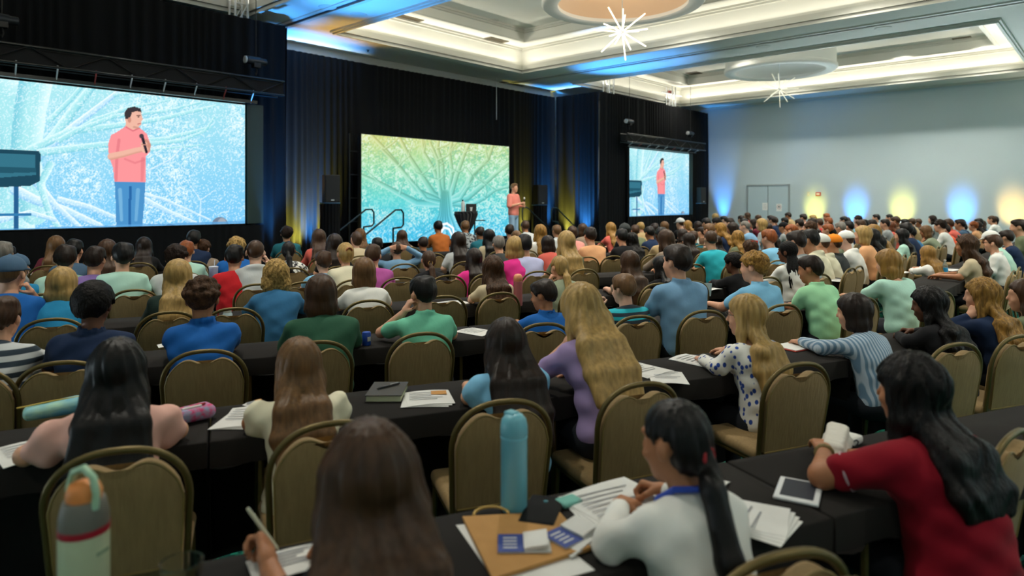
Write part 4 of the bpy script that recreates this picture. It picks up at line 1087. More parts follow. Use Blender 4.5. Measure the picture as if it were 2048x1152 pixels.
hoist(4, 38, 12.8, 'chain hoist at the edge of the frame above the big screen')
hoist(1259, 243, 12.8, 'chain hoist over the stage side of the small far screen')
hoist(1381, 267, 12.8, 'chain hoist over the wall side of the small far screen')
def tower(u, b, label, arm):
    x = on_b(u, 300, b).x; s = .13
    o = empty('truss_tower', (x, b, 0), 0, label, 'truss', 'aluminium truss towers behind the drapes')
    for dx in (-s, s):
        for dy in (-s, s): MB().tube([(dx, dy, .02), (dx, dy, 6.25)], .025, 8).obj('chord', M_STEEL, o, smooth=True)
    for i in range(13):
        z = .1 + i * .47
        for dy in (-s, s):
            MB().tube([(-s, dy, z), (s, dy, z)], .013, 6).obj('rung', M_STEEL, o)
            MB().tube([(-s if i % 2 else s, dy, z), (s if i % 2 else -s, dy, z + .47)], .013, 6).obj('brace', M_STEEL, o)
    MB().box(-.25, .25, -.14, .14, 0, .02).obj('base_plate', M_STEEL, o)
    if arm:
        MB().tube([(-.75, 0, 5.98), (.85, 0, 5.98)], .03, 8).obj('arm', M_STEEL, o)
        MB().box(-.15, .12, -.05, .05, 6.0, 6.10).obj('clamp', mat('clamp_red', '7e2a22', .5), o)
tower(477, 13.4, 'aluminium truss tower rising above the drape behind the big near screen', False)
tower(1217, 13.4, 'aluminium truss tower rising above the drape by the stage', False)
tower(1342, 13.4, 'aluminium truss tower with a cross arm above the far screen', True)
o = empty('drape_pipe', on_b(993, 195, 15.05), 0, 'thin pale pipe hanging before the centre drape top', 'pipe')
o.location.z = 0
MB().tube([(0, 0, 4.35), (0, 0, 5.45)], .014, 6).obj('pipe', M_STEEL, o); MB().tube([(0, 0, 5.45), (0, 0, ZC)], .008, 6).obj('hanger_rod', M_STEEL, o)
# support frame beside the centre screen
o = empty('screen_support', (9.86, 14.62, 0), 0, 'dark upright pipe frame at the edge of the centre screen', 'frame')
for dx in (0, .28): MB().tube([(dx, 0, .02), (dx, 0, 3.45)], .022, 8).obj('upright', mat('dark_pipe', '2c3032', .4, .6), o, smooth=True)
for z in (.6, 1.2, 1.8, 2.4, 3.0): MB().tube([(0, 0, z), (.28, 0, z)], .016, 6).obj('crossbar', mat('dark_pipe', '2c3032', .4, .6), o)
MB().box(-.06, .34, -.05, .05, 0, .02).obj('foot', M_BLACKM, o)

# ------------------------------------------------------------------ the stage
SX0, SX1, SY0, SY1, SZ = 9.95, 16.4, 11.2, 14.4, .45
o = empty('stage', ((SX0 + SX1) / 2, (SY0 + SY1) / 2, 0), 0, 'low black stage platform before the centre screen', 'stage')
hx, hy = (SX1 - SX0) / 2, (SY1 - SY0) / 2
MB().box(-hx, hx, -hy, hy, SZ - .06, SZ).obj('deck', mat('stage_deck', '1a1b1d', .6), o)
m = MB()
for a, b, c, d_ in ((-hx, -hy, hx, -hy), (hx, -hy, hx, hy), (-hx, -hy, -hx, hy)):
    n = 60; pts = []
    for i in range(n + 1):
        t = i / n; w_ = .012 * math.sin(i * 1.9); dx, dy = c - a, d_ - b; L = math.hypot(dx, dy)
        pts.append((a + dx * t - dy / L * w_ * -1 * .0 + (w_ if dx == 0 else 0), b + dy * t + (w_ if dy == 0 else 0)))
    V = [(x, y, .01) for x, y in pts] + [(x, y, SZ - .06) for x, y in pts]
    m.add(V, [(i, i + 1, i + n + 2, i + n + 1) for i in range(n)])
m.obj('skirt', M_DRAPE, o)
M_RAIL = mat('dark_rail', '24343a', .4, .5)
def steps(sx, sgn, label):
    """steps leading down along x away from the stage end, with a rail each side"""
    o = empty('stage_steps', (sx, 13.6, 0), 0, label, 'steps', 'steps at the ends of the stage')
    for i in range(2):
        z = SZ * (2 - i) / 3
        x0, x1 = sorted((sgn * (.02 + i * .30), sgn * (.32 + i * .30)))
        MB().box(x0, x1, -.55, .55, z - .04, z).obj('tread', mat('stage_deck', '1a1b1d', .6), o)
        MB().box(x0, x1, -.52, .52, .005, z - .04).obj('riser', M_BLACKP, o)
    for y in (-.6, .6):
        p = [(-sgn * .05, y, SZ + .62), (-sgn * .30, y, SZ + .64), (-sgn * .36, y, SZ + .70), (-sgn * .36, y, SZ + .98), (-sgn * .30, y, SZ + 1.06), (-sgn * .12, y, SZ + 1.06), (sgn * .95, y, SZ + .36), (sgn * .98, y, SZ + .28), (sgn * .98, y, .0)]
        MB().tube([(-sgn * .05, y, SZ * .2), (-sgn * .05, y, SZ + .62)], .022, 8).obj('rail_post', M_RAIL, o, smooth=True)
        MB().tube(p, .022, 8).obj('handrail', M_RAIL, o, smooth=True)
steps(SX0, -1, 'black stage steps with dark handrails by the big near screen')
steps(SX1, 1, 'black stage steps with dark handrails on the far side of the stage')

# cocktail table, bottles, computer and side stand on the stage
p = at_depth(932, 423, 17.5); zt = p.z
o = empty('cocktail_table', (p.x, p.y, SZ), 0, 'tall round table under a gathered black cloth on the stage', 'table')
h_ = zt - SZ
MB().lathe([(.29, h_ - .025), (.30, h_ - .015), (.30, h_ - .005), (.29, h_)], 32).obj('tabletop', M_BLACKP, o)
n = 40; V = []; F = []
prof = [(.30, h_ - .012), (.285, h_ - .08), (.20, h_ - .32), (.10, h_ - .52), (.075, h_ - .58), (.12, h_ - .72), (.24, .01)]
for i, (r, z) in enumerate(prof):
    for k in range(n):
        rr = r * (1 + (.10 if i > 0 else 0) * math.cos(k * math.pi)); V.append((rr * math.cos(2 * math.pi * k / n), rr * math.sin(2 * math.pi * k / n), z))
for i in range(len(prof) - 1): F += [(i * n + k, i * n + (k + 1) % n, (i + 1) * n + (k + 1) % n, (i + 1) * n + k) for k in range(n)]
MB().add(V, F).obj('tablecloth', mat('table_cloth_black', '1b1c20', .8, sheen=.3), o)
M_WB = mat('white_bottle', 'e2e6e4', .3)
for k, (dx, dy, hh, r, t) in enumerate([(-.10, .02, .30, .042, 'tall white bottle at the stage edge of the cocktail table'), (.0, .08, .26, .035, 'white bottle in the middle of the cocktail table'), (.10, -.08, .10, .045, 'white cup on the cocktail table')]):
    b_ = empty('drink_bottle' if k < 2 else 'cup', (p.x + dx, p.y + dy, zt + .001), 0, t, 'bottle' if k < 2 else 'cup')
    if k < 2:
        MB().lathe([(r * .9, 0), (r, .01), (r, hh * .72), (r * .55, hh * .86), (r * .5, hh * .88)], 14).obj('flask', M_WB, b_, smooth=True); MB().lathe([(r * .55, hh * .88), (r * .55, hh), (r * .3, hh + .01)], 12).obj('lid', M_BLACKP if k == 0 else M_WB, b_)
    else:
        MB().lathe([(r * .75, 0), (r, hh)], 14).obj('cup_body', M_WB, b_, smooth=True); MB().lathe([(r * 1.05, hh), (r * 1.05, hh + .012)], 14).obj('lid', M_WB, b_)
q = at_depth(944, 424, 17.45)
b_ = empty('laptop', (p.x + .05, p.y - .17, zt + .001), R(-30), 'dark laptop open on the cocktail table', 'laptop')
MB().box(-.14, .14, -.08, .08, 0, .014).obj('keyboard', M_BLACKP, b_); sc_ = MB().box(-.14, .14, .075, .085, .014, .20).obj('lid', M_BLACKP, b_)
q = at_depth(957, 440, 17.9)
o = empty('side_stand', (q.x, q.y, SZ), R(-47), 'slim black stand with a flat top beside the cocktail table', 'stand')
MB().box(-.18, .18, -.14, .14, q.z - SZ - .02, q.z - SZ).obj('shelf', M_BLACKM, o, bevel=.006); MB().tube([(-.1, 0, .02), (-.1, 0, q.z - SZ - .02)], .018, 8).obj('pole', M_BLACKM, o); MB().lathe([(.16, .0), (.16, .012), (.03, .02)], 20).obj('base', M_BLACKM, o)

# loudspeakers on skirted stands
def pa(u, vt, vb, b, wpx, label, ls):
    top = on_b(u, vt, b); bot = on_b(u, vb, b); Y = top.x * FW[0] + top.y * FW[1]; w_ = wpx * Y / FPX * .8
    o = empty('speaker_stand', (top.x, top.y, 0), R(-10), ls, 'stand', 'loudspeaker stands')
    MB().lathe([(w_ * .62, bot.z - .03), (w_ * .64, bot.z - .015), (w_ * .62, bot.z)], 24).obj('stand_top', mat('stand_top', '26506e', .5), o)
    n = 36; V = []; F = []
    for z, r in ((bot.z - .02, .6), (bot.z - .3, .58), (.6, .60), (.01, .66)):
        V += [(w_ * r * (1 + .05 * math.cos(k * math.pi)) * math.cos(2 * math.pi * k / n), w_ * r * (1 + .05 * math.cos(k * math.pi)) * math.sin(2 * math.pi * k / n), z) for k in range(n)]
    for i in range(3): F += [(i * n + k, i * n + (k + 1) % n, (i + 1) * n + (k + 1) % n, (i + 1) * n + k) for k in range(n)]
    MB().add(V, F).obj('skirt', M_DRAPE, o)
    h_ = top.z - bot.z
    o = empty('loudspeaker', (top.x, top.y, bot.z + .001), R(-10), label, 'loudspeaker', 'black loudspeakers')
    MB().prism([(-w_ * .5, -w_ * .4), (w_ * .5, -w_ * .4), (w_ * .36, w_ * .4), (-w_ * .36, w_ * .4)], 0, h_).obj('cabinet', M_BLACKP, o, bevel=.015)
    MB().box(-w_ * .44, w_ * .44, -w_ * .4 - .012, -w_ * .4, .03, h_ - .03).obj('grille', mat('grille_black', '1d1f21', .7, bump=((90, 90, 90), .5)), o)
    MB().box(-w_ * .1, w_ * .1, -w_ * .4 - .016, -w_ * .4 - .012, .04, .07).obj('badge', M_STEEL, o)
pa(660, 350, 405, 13.9, 40, 'black loudspeaker beside the big near screen', 'black skirted stand under the loudspeaker by the big screen')
pa(1079, 370, 409, 14.75, 32, 'black loudspeaker just beyond the man on stage', 'skirted stand under the loudspeaker beyond the stage')
pa(1402, 375, 406, 12.6, 20, 'black loudspeaker beside the small far screen', 'skirted stand under the loudspeaker by the far screen')

# ------------------------------------------------------------------ the man on stage
def standing_man():
    p = at_depth(1027, 367, 17.8); Ht = p.z - SZ; k = Ht / 1.78
    sd = Vector((FW[0], FW[1], 0)); rt = Vector((RT[0], RT[1], 0)); fd = rt * .86 - sd * .5          # he looks towards the far seats
    o = empty('person', (p.x, p.y, SZ), math.atan2(-fd.x, fd.y), 'man in a salmon pink shirt and jeans holding a microphone on stage', 'person'); o.scale = (k, k, k)
    def cut(F, z0, z1):
        Z = F.ax[2][None, None, :]; F.d = np.maximum(F.d, np.maximum(z0 - Z, Z - z1)); return F
    hh = .012; hc = np.array((0, .03, 1.655)); Hm = rot('z', R(-8)); hp = lambda q: hc + Hm @ np.array(q, float)
    F = Field((-.42, -.25, .72), (.42, .5, 1.83), .011)
    F.ell((0, 0, .95), (.155, .11, .14), None, .05); F.ell((0, .0, 1.15), (.145, .105, .16), None, .05); F.ell((0, -.005, 1.32), (.165, .11, .16), None, .05); F.cone((-.17, -.01, 1.43), (.17, -.01, 1.43), .055, .055, .05)
    F.cone((0, -.01, 1.47), hp((0, -.02, -.06)), .06, .056, .03); F.ell(hp((0, -.014, .028)), (.076, .096, .092), Hm, .02); F.ell(hp((0, .028, -.035)), (.062, .064, .08), Hm, .03); F.ell(hp((0, .058, -.095)), (.026, .022, .018), Hm, .03)
    F.cone(hp((0, .086, .02)), hp((0, .106, -.02)), .009, .0125, .014)
    for s_ in (-1, 1):
        F.ell(hp((s_ * .078, -.012, -.006)), (.01, .021, .032), Hm, .006)
        el = (s_ * .26, .02, 1.16); wr = (s_ * .05, .27, 1.20 + .04 * s_); F.cone((s_ * .19, -.01, 1.42), el, .05, .042, .03); F.cone(el, wr, .042, .028, .02)
        F.ell((s_ * .02, .31, 1.21 + .04 * s_), (.045, .045, .04), None, .02)
        for q in range(4): F.cone((s_ * .045, .325, 1.235 + .04 * s_ - q * .02), (-s_ * .01, .35, 1.235 + .04 * s_ - q * .02), .010, .009, .004)
    b = link('body', mesh_np('body', *F.mesh()), o); b.data.materials.append(M_SKIN); setcol(b, 'd9a283')
    F = Field((-.42, -.25, .72), (.42, .4, 1.55), .012)
    F.ell((0, 0, .98), (.18, .135, .16), None, .06); F.ell((0, .0, 1.15), (.175, .135, .18), None, .06); F.ell((0, -.005, 1.32), (.185, .128, .17), None, .06); F.cone((-.18, -.01, 1.43), (.18, -.01, 1.43), .066, .066, .05)
    for s_ in (-1, 1): F.cone((s_ * .19, -.01, 1.42), (s_ * .262, .02, 1.18), .075, .072, .03)
    cut(F, .86, 1.6)
    b = link('shirt', mesh_np('shirt', *F.mesh()), o); b.data.materials.append(M_CLOTH); setcol(b, 'ee8f80')
    F = Field((-.26, -.2, .03), (.26, .2, 1.02), .013); F.ell((0, 0, .93), (.165, .125, .12), None, .04)
    for s_ in (-1, 1): F.cone((s_ * .09, 0, .88), (s_ * .11, .01, .48), .088, .068, .02); F.cone((s_ * .11, .01, .48), (s_ * .12, -.02, .08), .068, .056, .02)
    b = link('jeans', mesh_np('jeans', *F.mesh()), o); b.data.materials.append(M_CLOTH); setcol(b, '93b4cf')
    F = Field((-.22, -.15, -.01), (.22, .3, .14), .012)
    for s_ in (-1, 1): F.slab((s_ * .12, -.03, .045), (s_ * .13, .16, .035), .045, .042, .04, .03, (1, 0, 0), .02)
    b = link('shoes', mesh_np('shoes', *F.mesh()), o); b.data.materials.append(mat('white_shoe', 'd8d8d4', .5))
    F = Field(hc - .2, hc + .2, .009); F.ell(hp((0, -.016, .030)), (.086, .106, .104), Hm, .02); F.ell(hp((0, .03, .1)), (.06, .06, .03), Hm, .03)
    X, Y, Z = F.ax[0][:, None, None] - hc[0], F.ax[1][None, :, None] - hc[1], F.ax[2][None, None, :] - hc[2]
    hy = X * Hm[0, 1] + Y * Hm[1, 1]; F.d = np.maximum(F.d, (np.interp(hy, (-.2, -.08, -.04, -.015, .018, .045, .075, .12), (-.06, -.055, -.02, .0, -.0, .04, .068, .078)) - Z) * .7).astype(np.float32)
    b = link('hair', mesh_np('hair', *F.mesh()), o); b.data.materials.append(M_HAIR); setcol(b, '7a5a3e')
    o2 = empty('microphone', o.location, o.rotation_euler.z, 'black handheld microphone with a silver head in the hands of the man on stage', 'microphone'); o2.scale = o.scale
    MB().tube([(.0, .33, 1.16), (.0, .335, 1.36)], .014, 10).obj('handle', M_BLACKM, o2); MB().lathe([(.01, 1.345), (.024, 1.36), (.026, 1.385), (.012, 1.41)], 12, Matrix.Translation((0, .335, 0))).obj('grille_head', M_STEEL, o2)
standing_man()

# ------------------------------------------------------------------ banquet chairs
M_FAB = mat('chair_fabric', '826a44', .8, sheen=.05, noise=((70, 70, 2.2), .9, '9f8456'), bump=((90, 90, 6), .25))
M_CFR = mat('chair_frame', '66572f', .38, .5)
M_PIPE = mat('chair_piping', '8a7440', .5)
def chair_parts():
    P = {}
    rec = lambda z: -.02 - max(0, z - .45) * .16              # the back leans away from the sitter
    W, ZTOP = .215, .93
    def arch(w, ztop, zb, sh, n=22):
        pts = []
        for z in np.linspace(zb, sh, 5)[:-1]: pts.append((-w * (.93 + .07 * (z - zb) / (sh - zb)), z))
        for a in np.linspace(math.pi, 0, n): pts.append((w * math.copysign(abs(math.cos(a)) ** .82, math.cos(a)), sh + (ztop - sh) * math.sin(a) ** .92))
        for z in np.linspace(sh, zb, 5)[1:]: pts.append((w * (.93 + .07 * (z - zb) / (sh - zb)), z))
        return pts
    fr = arch(W, ZTOP - .012, .44, .735)
    P['back_frame'] = MB().tube([(x, rec(z), z) for x, z in fr], .0125, 8).mesh('back_frame', M_CFR, smooth=True)
    # padded back with a dip in its top edge
    w_ = W - .017; out = []
    zs = .735
    for z in np.linspace(.475, zs, 4): out.append((-w_ * (.94 + .06 * (z - .475) / (zs - .475)), z))
    top = []
    for x in np.linspace(-1, 1, 29)[1:-1]:
        sh = zs + (ZTOP - .028 - zs) * (1 - abs(x) ** 2.1) ** .60
        dip = .062 * math.exp(-(x / .34) ** 2)
        top.append((w_ * x, sh - dip))
    out += top
    for z in np.linspace(zs, .475, 4): out.append((w_ * (.94 + .06 * (z - .475) / (zs - .475)), z))
    n = len(out); cx = 0; cz = .66
    V = []; F = []
    lay = [(-.024, .93), (-.021, .985), (-.010, 1.0), (.018, 1.0), (.032, .985), (.038, .93)]
    for off, s_ in lay: V += [(x * s_, rec(z) + off, cz + (z - cz) * (s_ if z > cz else s_)) for x, z in out]
    for i in range(len(lay) - 1): F += [(i * n + k, i * n + (k + 1) % n, (i + 1) * n + (k + 1) % n, (i + 1) * n + k) for k in range(n)]
    m = (len(lay) - 1) * n
    half = n // 2
    for b0, flip in ((0, False), (m, True)):
        for k in range(half):
            q = (b0 + k, b0 + k + 1, b0 + n - 2 - k, b0 + n - 1 - k)
            if q[1] == q[2] or k + 1 >= n - 2 - k:
                if k + 1 == n - 2 - k: F.append((b0 + k, b0 + k + 1, b0 + n - 1 - k))
                break
            F.append(q)
    P['backrest'] = MB().add(V, F).mesh('backrest', M_FAB, smooth=True)
    P['piping'] = MB().tube([(x * 1.0, rec(z) - .021, cz + (z - cz) * 1.0) for x, z in out], .0042, 5, True).mesh('piping', M_PIPE, smooth=True)
    P['seat'] = MB().box(-.205, .205, -.005, .42, .415, .475).mesh('seat', M_FAB, bevel=.026, smooth=True, seg=3)
    P['seat_frame'] = MB().tube([(-.19, .0, .41), (.19, .0, .41), (.19, .40, .41), (-.19, .40, .41)], .012, 8, True).mesh('seat_frame', M_CFR, smooth=True)
    P['legs'] = []
    for x in (-1, 1):
        P['legs'].append(MB().tube([(x * .20, rec(.44), .45), (x * .20, -.03, .36), (x * .20, -.08, .006)], .0125, 8).mesh('leg', M_CFR, smooth=True))
        P['legs'].append(MB().tube([(x * .19, .36, .41), (x * .195, .41, .006)], .0125, 8).mesh('leg', M_CFR, smooth=True))
    P['crossbar'] = MB().tube([(-.2, -.055, .20), (.2, -.055, .20)], .009, 6).mesh('crossbar', M_CFR)
    return P
CP = chair_parts()
CHAIRS = []
def chair(x, y, rz, label=None, full=True):
    o = empty('banquet_chair', (x, y, 0), rz, label, 'chair', 'brown banquet chairs')
    link('back_frame', CP['back_frame'], o); b = link('backrest', CP['backrest'], o); link('seat', CP['seat'], o)
    if full: link('piping', CP['piping'], b)
    link('seat_frame', CP['seat_frame'], o); link('crossbar', CP['crossbar'], o)
    for l in CP['legs']: link('leg', l, o)
    CHAIRS.append(o); return o

# ------------------------------------------------------------------ clothed tables
M_TCL = mat('black_tablecloth', '24211e', .85, spec=.2, bump=((5, 5, 3), .25), noise=((3, 3, 3), .8, '1d1b1a'))
def table_meshes(L=1.82, D=.50, H=.75):
    a, b = L / 2, D / 2
    per = []
    def seg(x0, y0, x1, y1, n):
        for i in range(n): per.append((x0 + (x1 - x0) * i / n, y0 + (y1 - y0) * i / n))
    seg(-a, -b, a, -b, 44); seg(a, -b, a, b, 14); seg(a, b, -a, b, 44); seg(-a, b, -a, -b, 14)
    n = len(per); V = []; F = []
    cx = [(x - .006 * (1 if x > 0 else -1), y - .006 * (1 if y > 0 else -1)) for x, y in per]
    V += [(x, y, H) for x, y in cx]
    for q, z in ((0, H - .006), (.25, .55), (.6, .3), (1, .015)):
        for i, (x, y) in enumerate(per):
            w_ = q * (.022 * math.sin(i * .83 + 1.3 * math.sin(i * .21)) + .010); l = max(abs(x) / a, 0), max(abs(y) / b, 0)
            nx, ny = (math.copysign(1, x), 0) if l[0] > l[1] else (0, math.copysign(1, y))
            if abs(l[0] - l[1]) < 1e-6: nx, ny = math.copysign(.7, x), math.copysign(.7, y)
            V.append((x + nx * w_ * (.15 if nx else 1), y + ny * w_, max(z, .64) if y < -b + .03 else z))
    for r in range(4): F += [(r * n + k, r * n + (k + 1) % n, (r + 1) * n + (k + 1) % n, (r + 1) * n + k) for k in range(n)]
    F.append(tuple(range(n)))
    return dict(tablecloth=MB().add(V, F).mesh('tablecloth', M_TCL, smooth=True), tabletop=MB().box(-a + .02, a - .02, -b + .02, b - .02, H - .03, H - .004).mesh('tabletop', mat('ply', '8d7350', .6)),
                leg=[MB().tube([(sx * (a - .2), sy * (b - .06), 0), (sx * (a - .2), sy * (b - .06), H - .03)], .014, 6).mesh('leg', M_CFR) for sx in (-1, 1) for sy in (-1, 1)])
TM = table_meshes()
TABLES = []
def table(x, y, rz, label, group):
    o = empty('clothed_table', (x, y, 0), rz, label, 'table', group)
    link('tablecloth', TM['tablecloth'], o); link('tabletop', TM['tabletop'], o)
    for l in TM['leg']: link('leg', l, o)
    TABLES.append(o); return o
ROWW = ['nearest', 'second', 'third', 'fourth', 'fifth', 'sixth', 'seventh', 'eighth', 'ninth', 'tenth']
def FK(k): return 1.1 + 1.5 * k
LEND = {0: 3.6, 1: 5.5, 2: 5.5, 3: 7.3, 4: 7.3, 5: 9.1, 6: 9.1, 7: 10.9, 8: 12.8}
for k in range(9):
    f = FK(k) + .45 + .25; n0 = -2 if k < 7 else (1 if k == 7 else 3)
    for n in range(n0, 8):
        r0 = 1.76 + 1.83 * (n - 1)
        if r0 + 1.83 > LEND[k] + .1: break
        x, y = rf(r0 + .915, f)
        if y > 10.5 and x > 9: continue
        if y > 12.3: continue
        u, v = proj(x, y, .75)
        if u < -350 or u > 2400 or (x * FW[0] + y * FW[1]) < .8: continue
        table(x, y, TH_L, 'black-clothed table in the %s row of slanted tables, %s from the row\'s stage end' % (ROWW[k], ROWW[n - n0] if n > n0 else 'first'), 'slanted rows of clothed tables')
BJ = [1.0 + 1.5 * j for j in range(7)]
RST = {0: 8.3, 1: 8.0, 2: 11.0, 3: 12.6, 4: 14.6, 5: 16.6, 6: 18.6}
for j in range(5):
    for n in range(9):
        x0 = RST[j] - .1 + 1.83 * n
        if x0 + 1.83 > 25.5: break
        if any(math.hypot(t.location.x - x0 - .915, t.location.y - BJ[j] - .72) < 1.5 for t in TABLES if abs(t.rotation_euler.z) > .1): continue
        table(x0 + .915, BJ[j] + .72, 0, 'black-clothed table in the %s straight row, %s from the aisle' % (ROWW[j], ROWW[n] if n else 'first'), 'straight rows of clothed tables')

# ------------------------------------------------------------------ the audience
rng = random.Random(7)
TAKEN = {}
def near_chair(key, pos, d=.34):
    return any(abs(pos - q) < d for q in TAKEN.get(key, []))
def chair_at(blk, k, pos, label=None):
    TAKEN.setdefault((blk, k), []).append(pos)
    if blk == 'L': x, y = rf(pos, FK(k) + .06); rz = TH_L
    else: x, y = pos, BJ[k] + .06; rz = 0
    return chair(x, y, rz + R(rng.uniform(-5, 5)), label)

POSE_M = [dict(lean=8, hy=0, hp=2), dict(lean=14, hy=-10, hp=6, ar='inner', al='table'), dict(lean=6, hy=14, hp=0, ar='lap', al='lap'), dict(lean=20, hy=-4, hp=14, ar='write', al='inner'),
          dict(lean=18, hy=8, hp=4, ar='chin', al='inner'), dict(lean=12, hy=-18, hp=3, ar='table', al='inner')]
POSE_F = [dict(lean=8, hy=0, hp=3, fem=1), dict(lean=15, hy=-10, hp=8, fem=1, ar='write', al='inner'), dict(lean=7, hy=12, hp=0, fem=1, ar='lap', al='lap'), dict(lean=20, hy=6, hp=12, fem=1, ar='inner', al='chin')]
FEM = 'lwmpnk'
def place(u, v, blk, k, p, look):
    """where the person under a head seen at (u, v) sits: root place, facing, scale"""
    K = skeleton(p); hd = K['hc'][1]; hx = K['hc'][0]
    s = (u - 1024) / FPX; off = .25
    for _ in range(2):
        if blk == 'L':
            fh = FK(k) + .06 + off + hd; Y = fh / (math.cos(HL) + math.sin(HL) * s)
        else:
            bh = BJ[k] + .06 + off + hd; Y = bh / (FW[1] + s * RT[1])
    zt = CAMH - (v - HOR) * Y / FPX
    sc = zt / (K['top'] + look)
    return Y, zt, sc
def seat_pos(u, Y, blk, sc, K):
    x, y = cxy((u - 1024) / FPX * Y, Y)
    return to_rf(x, y)[0] if blk == 'L' else x
def best_row(u, v, blk, p, look, lo=0, hi=8):
    """the row and the small shift in u that suit the head's height and leave the neighbours room"""
    if blk == 'R': hi = min(hi, len(BJ) - 1)
    best = None; K = skeleton(p)
    for du in (0, -4, 4, -8, 8, -12, 12, -17, 17, -24, 24, -30, 30):
        for k in range(lo, hi + 1):
            Y, zt, sc = place(u + du, v, blk, k, p, look)
            if Y <= 0.3 or Y > 30: continue
            pos = seat_pos(u + du, Y, blk, sc, K)
            gap = min([abs(pos - q) for q in SAT.get((blk, k), [])] or [9])
            x, y = cxy((u + du - 1024) / FPX * Y, Y)
            cost = 2 * max(0, sc - .96) + max(0, .96 - sc) + 15 * max(0, sc - 1.04) + 15 * max(0, .87 - sc) + (1.5 * max(0, .54 - gap) / .5) + abs(du) * .003 + (1 if x > 25.6 or y > 10.6 and 9.5 < x < 17 or y > 12.2 else 0)
            if best is None or cost < best[0]: best = (cost, k, u + du)
    return best[1:] if best and best[0] < .62 else None
SAT = {}; SKIP = []
HT = {'b': .008, 's': .022, 'c': .028, 'a': .036, 'l': .022, 'w': .026, 'm': .024, 'p': .009, 'n': .010, 'k': .013, 't': .004}
def seat(u, v, hair, hcol, cloth, blk=None, k=None, p=None, lod=None, skin=None, cap=None, label=None, noch=False, rzo=0, scl=None, desc=None, **kw):
    fem = hair in FEM and not kw.pop('male', False)
    i = (int(u) * 7 + int(v) * 3)
    if p is None:
        p = dict((POSE_F if fem else POSE_M)[i % (4 if fem else 6)])
        if hair in 'wl' and fem: p['sleeve'] = ('short', 'long')[i % 2]
        elif not fem and i % 3 == 0: p['collar'] = 1
    p.setdefault('fem', 1 if fem else 0)
    look = HT[hair] if not cap else .035
    if blk is None: blk = 'L' if (u < 1430 or (u < 1560 and v >= 455)) else 'R'
    if k is None:
        br = best_row(u, v, blk, p, look)
        if br is None: SKIP.append((u, v)); return None
        k, u = br
    Y, zt, sc = place(u, v, blk, k, p, look)
    sc = max(.85, min(1.10, sc if scl is None else scl))
    if lod is None: lod = 0 if Y < 4.3 else (1 if Y < 9 else 2)
    if Y < 9.5 and abs(sc - 1) > .015: p['az'] = round(1 / sc / (.02 if Y < 5 else .07)) * (.02 if Y < 5 else .07)
    K = skeleton(p); rz = (TH_L if blk == 'L' else 0) + R(rzo)
    hx, hy = K['hc'][0] * sc, K['hc'][1] * sc
    X = (u - 1024) / FPX * Y; wx, wy = cxy(X, Y)
    rx, ry = wx - (hx * math.cos(rz) - hy * math.sin(rz)), wy - (hx * math.sin(rz) + hy * math.cos(rz))
    sk = skin or ('m', 'f', 'f', 't', 'p', 'f')[i % 6] if hcol not in ('bl', 'gi', 'gb') else (skin or 'f')
    o = person((rx, ry, 0), rz, sc, p, lod, hair, hcol, cloth, sk, cap, label=label, **kw)
    o['_u'], o['_v'], o['_Y'] = u, v, Y
    hw_ = STYLE_W[hair].format(HAIRC[hcol][1]); cw = CL[cloth][1]
    o['_d'] = desc or ('person in a %s cap and %s top' % (CL[cap][1], cw) if cap else 'person with %s in a %s top' % (hw_, cw))
    pos = to_rf(rx, ry)[0] if blk == 'L' else rx
    SAT.setdefault((blk, k), []).append(pos)
    if not noch and Y < 14 and not near_chair((blk, k), pos, .40): chair_at(blk, k, pos)
    else: TAKEN.setdefault((blk, k), []).append(pos)
    return o

# empty or clearly seen chairs: picture point of the chair's top, row
for blk, k, u, v in [('L', 1, 240, 890), ('L', 2, 412, 687), ('L', 2, 840, 660), ('L', 1, 1005, 790), ('L', 1, 1275, 760), ('L', 1, 1590, 720), ('L', 1, 1905, 668), ('L', 2, 630, 678), ('L', 2, 130, 712),
                     ('L', 2, 1270, 635), ('L', 2, 1085, 645), ('L', 2, 1405, 625), ('L', 2, 1560, 610), ('L', 1, 655, 845), ('L', 1, 2030, 655),
                     ('L', 3, 468, 576), ('L', 3, 545, 612), ('L', 3, 105, 638), ('L', 3, 335, 632), ('L', 3, 735, 605), ('L', 3, 885, 590), ('L', 3, 995, 585), ('L', 3, 1160, 577), ('L', 3, 1195, 533), ('L', 3, 1310, 535),
                     ('L', 4, 270, 553), ('L', 4, 85, 560), ('L', 4, 295, 515), ('L', 4, 800, 536), ('L', 4, 895, 523), ('L', 4, 605, 525), ('L', 4, 1075, 548), ('L', 5, 930, 510), ('L', 5, 1172, 500), ('L', 5, 1225, 493), ('L', 5, 1128, 500), ('L', 5, 1305, 502)]:
    s = (u - 1024) / FPX; Y = (FK(k)) / (math.cos(HL) + math.sin(HL) * s); x, y = cxy(s * Y, Y)
    r = to_rf(x, y)[0]
    if not near_chair(('L', k), r, .3): chair_at('L', k, r)
for u in (1700, 1716):
    x = on_b(u, 515, BJ[1] - .02).x; chair_at('R', 1, x)
for u, j in ((1767, 2), (1786, 2), (2020, 0), (2032, 0)):
    chair_at('R', j, on_b(u, 500, BJ[j]).x)
q = pxz(1515, 1062, .93); chair(q.x, q.y, TH_L + R(-4))
q = pxz(1965, 850, .93); chair(q.x + .03, q.y, TH_L + R(14))

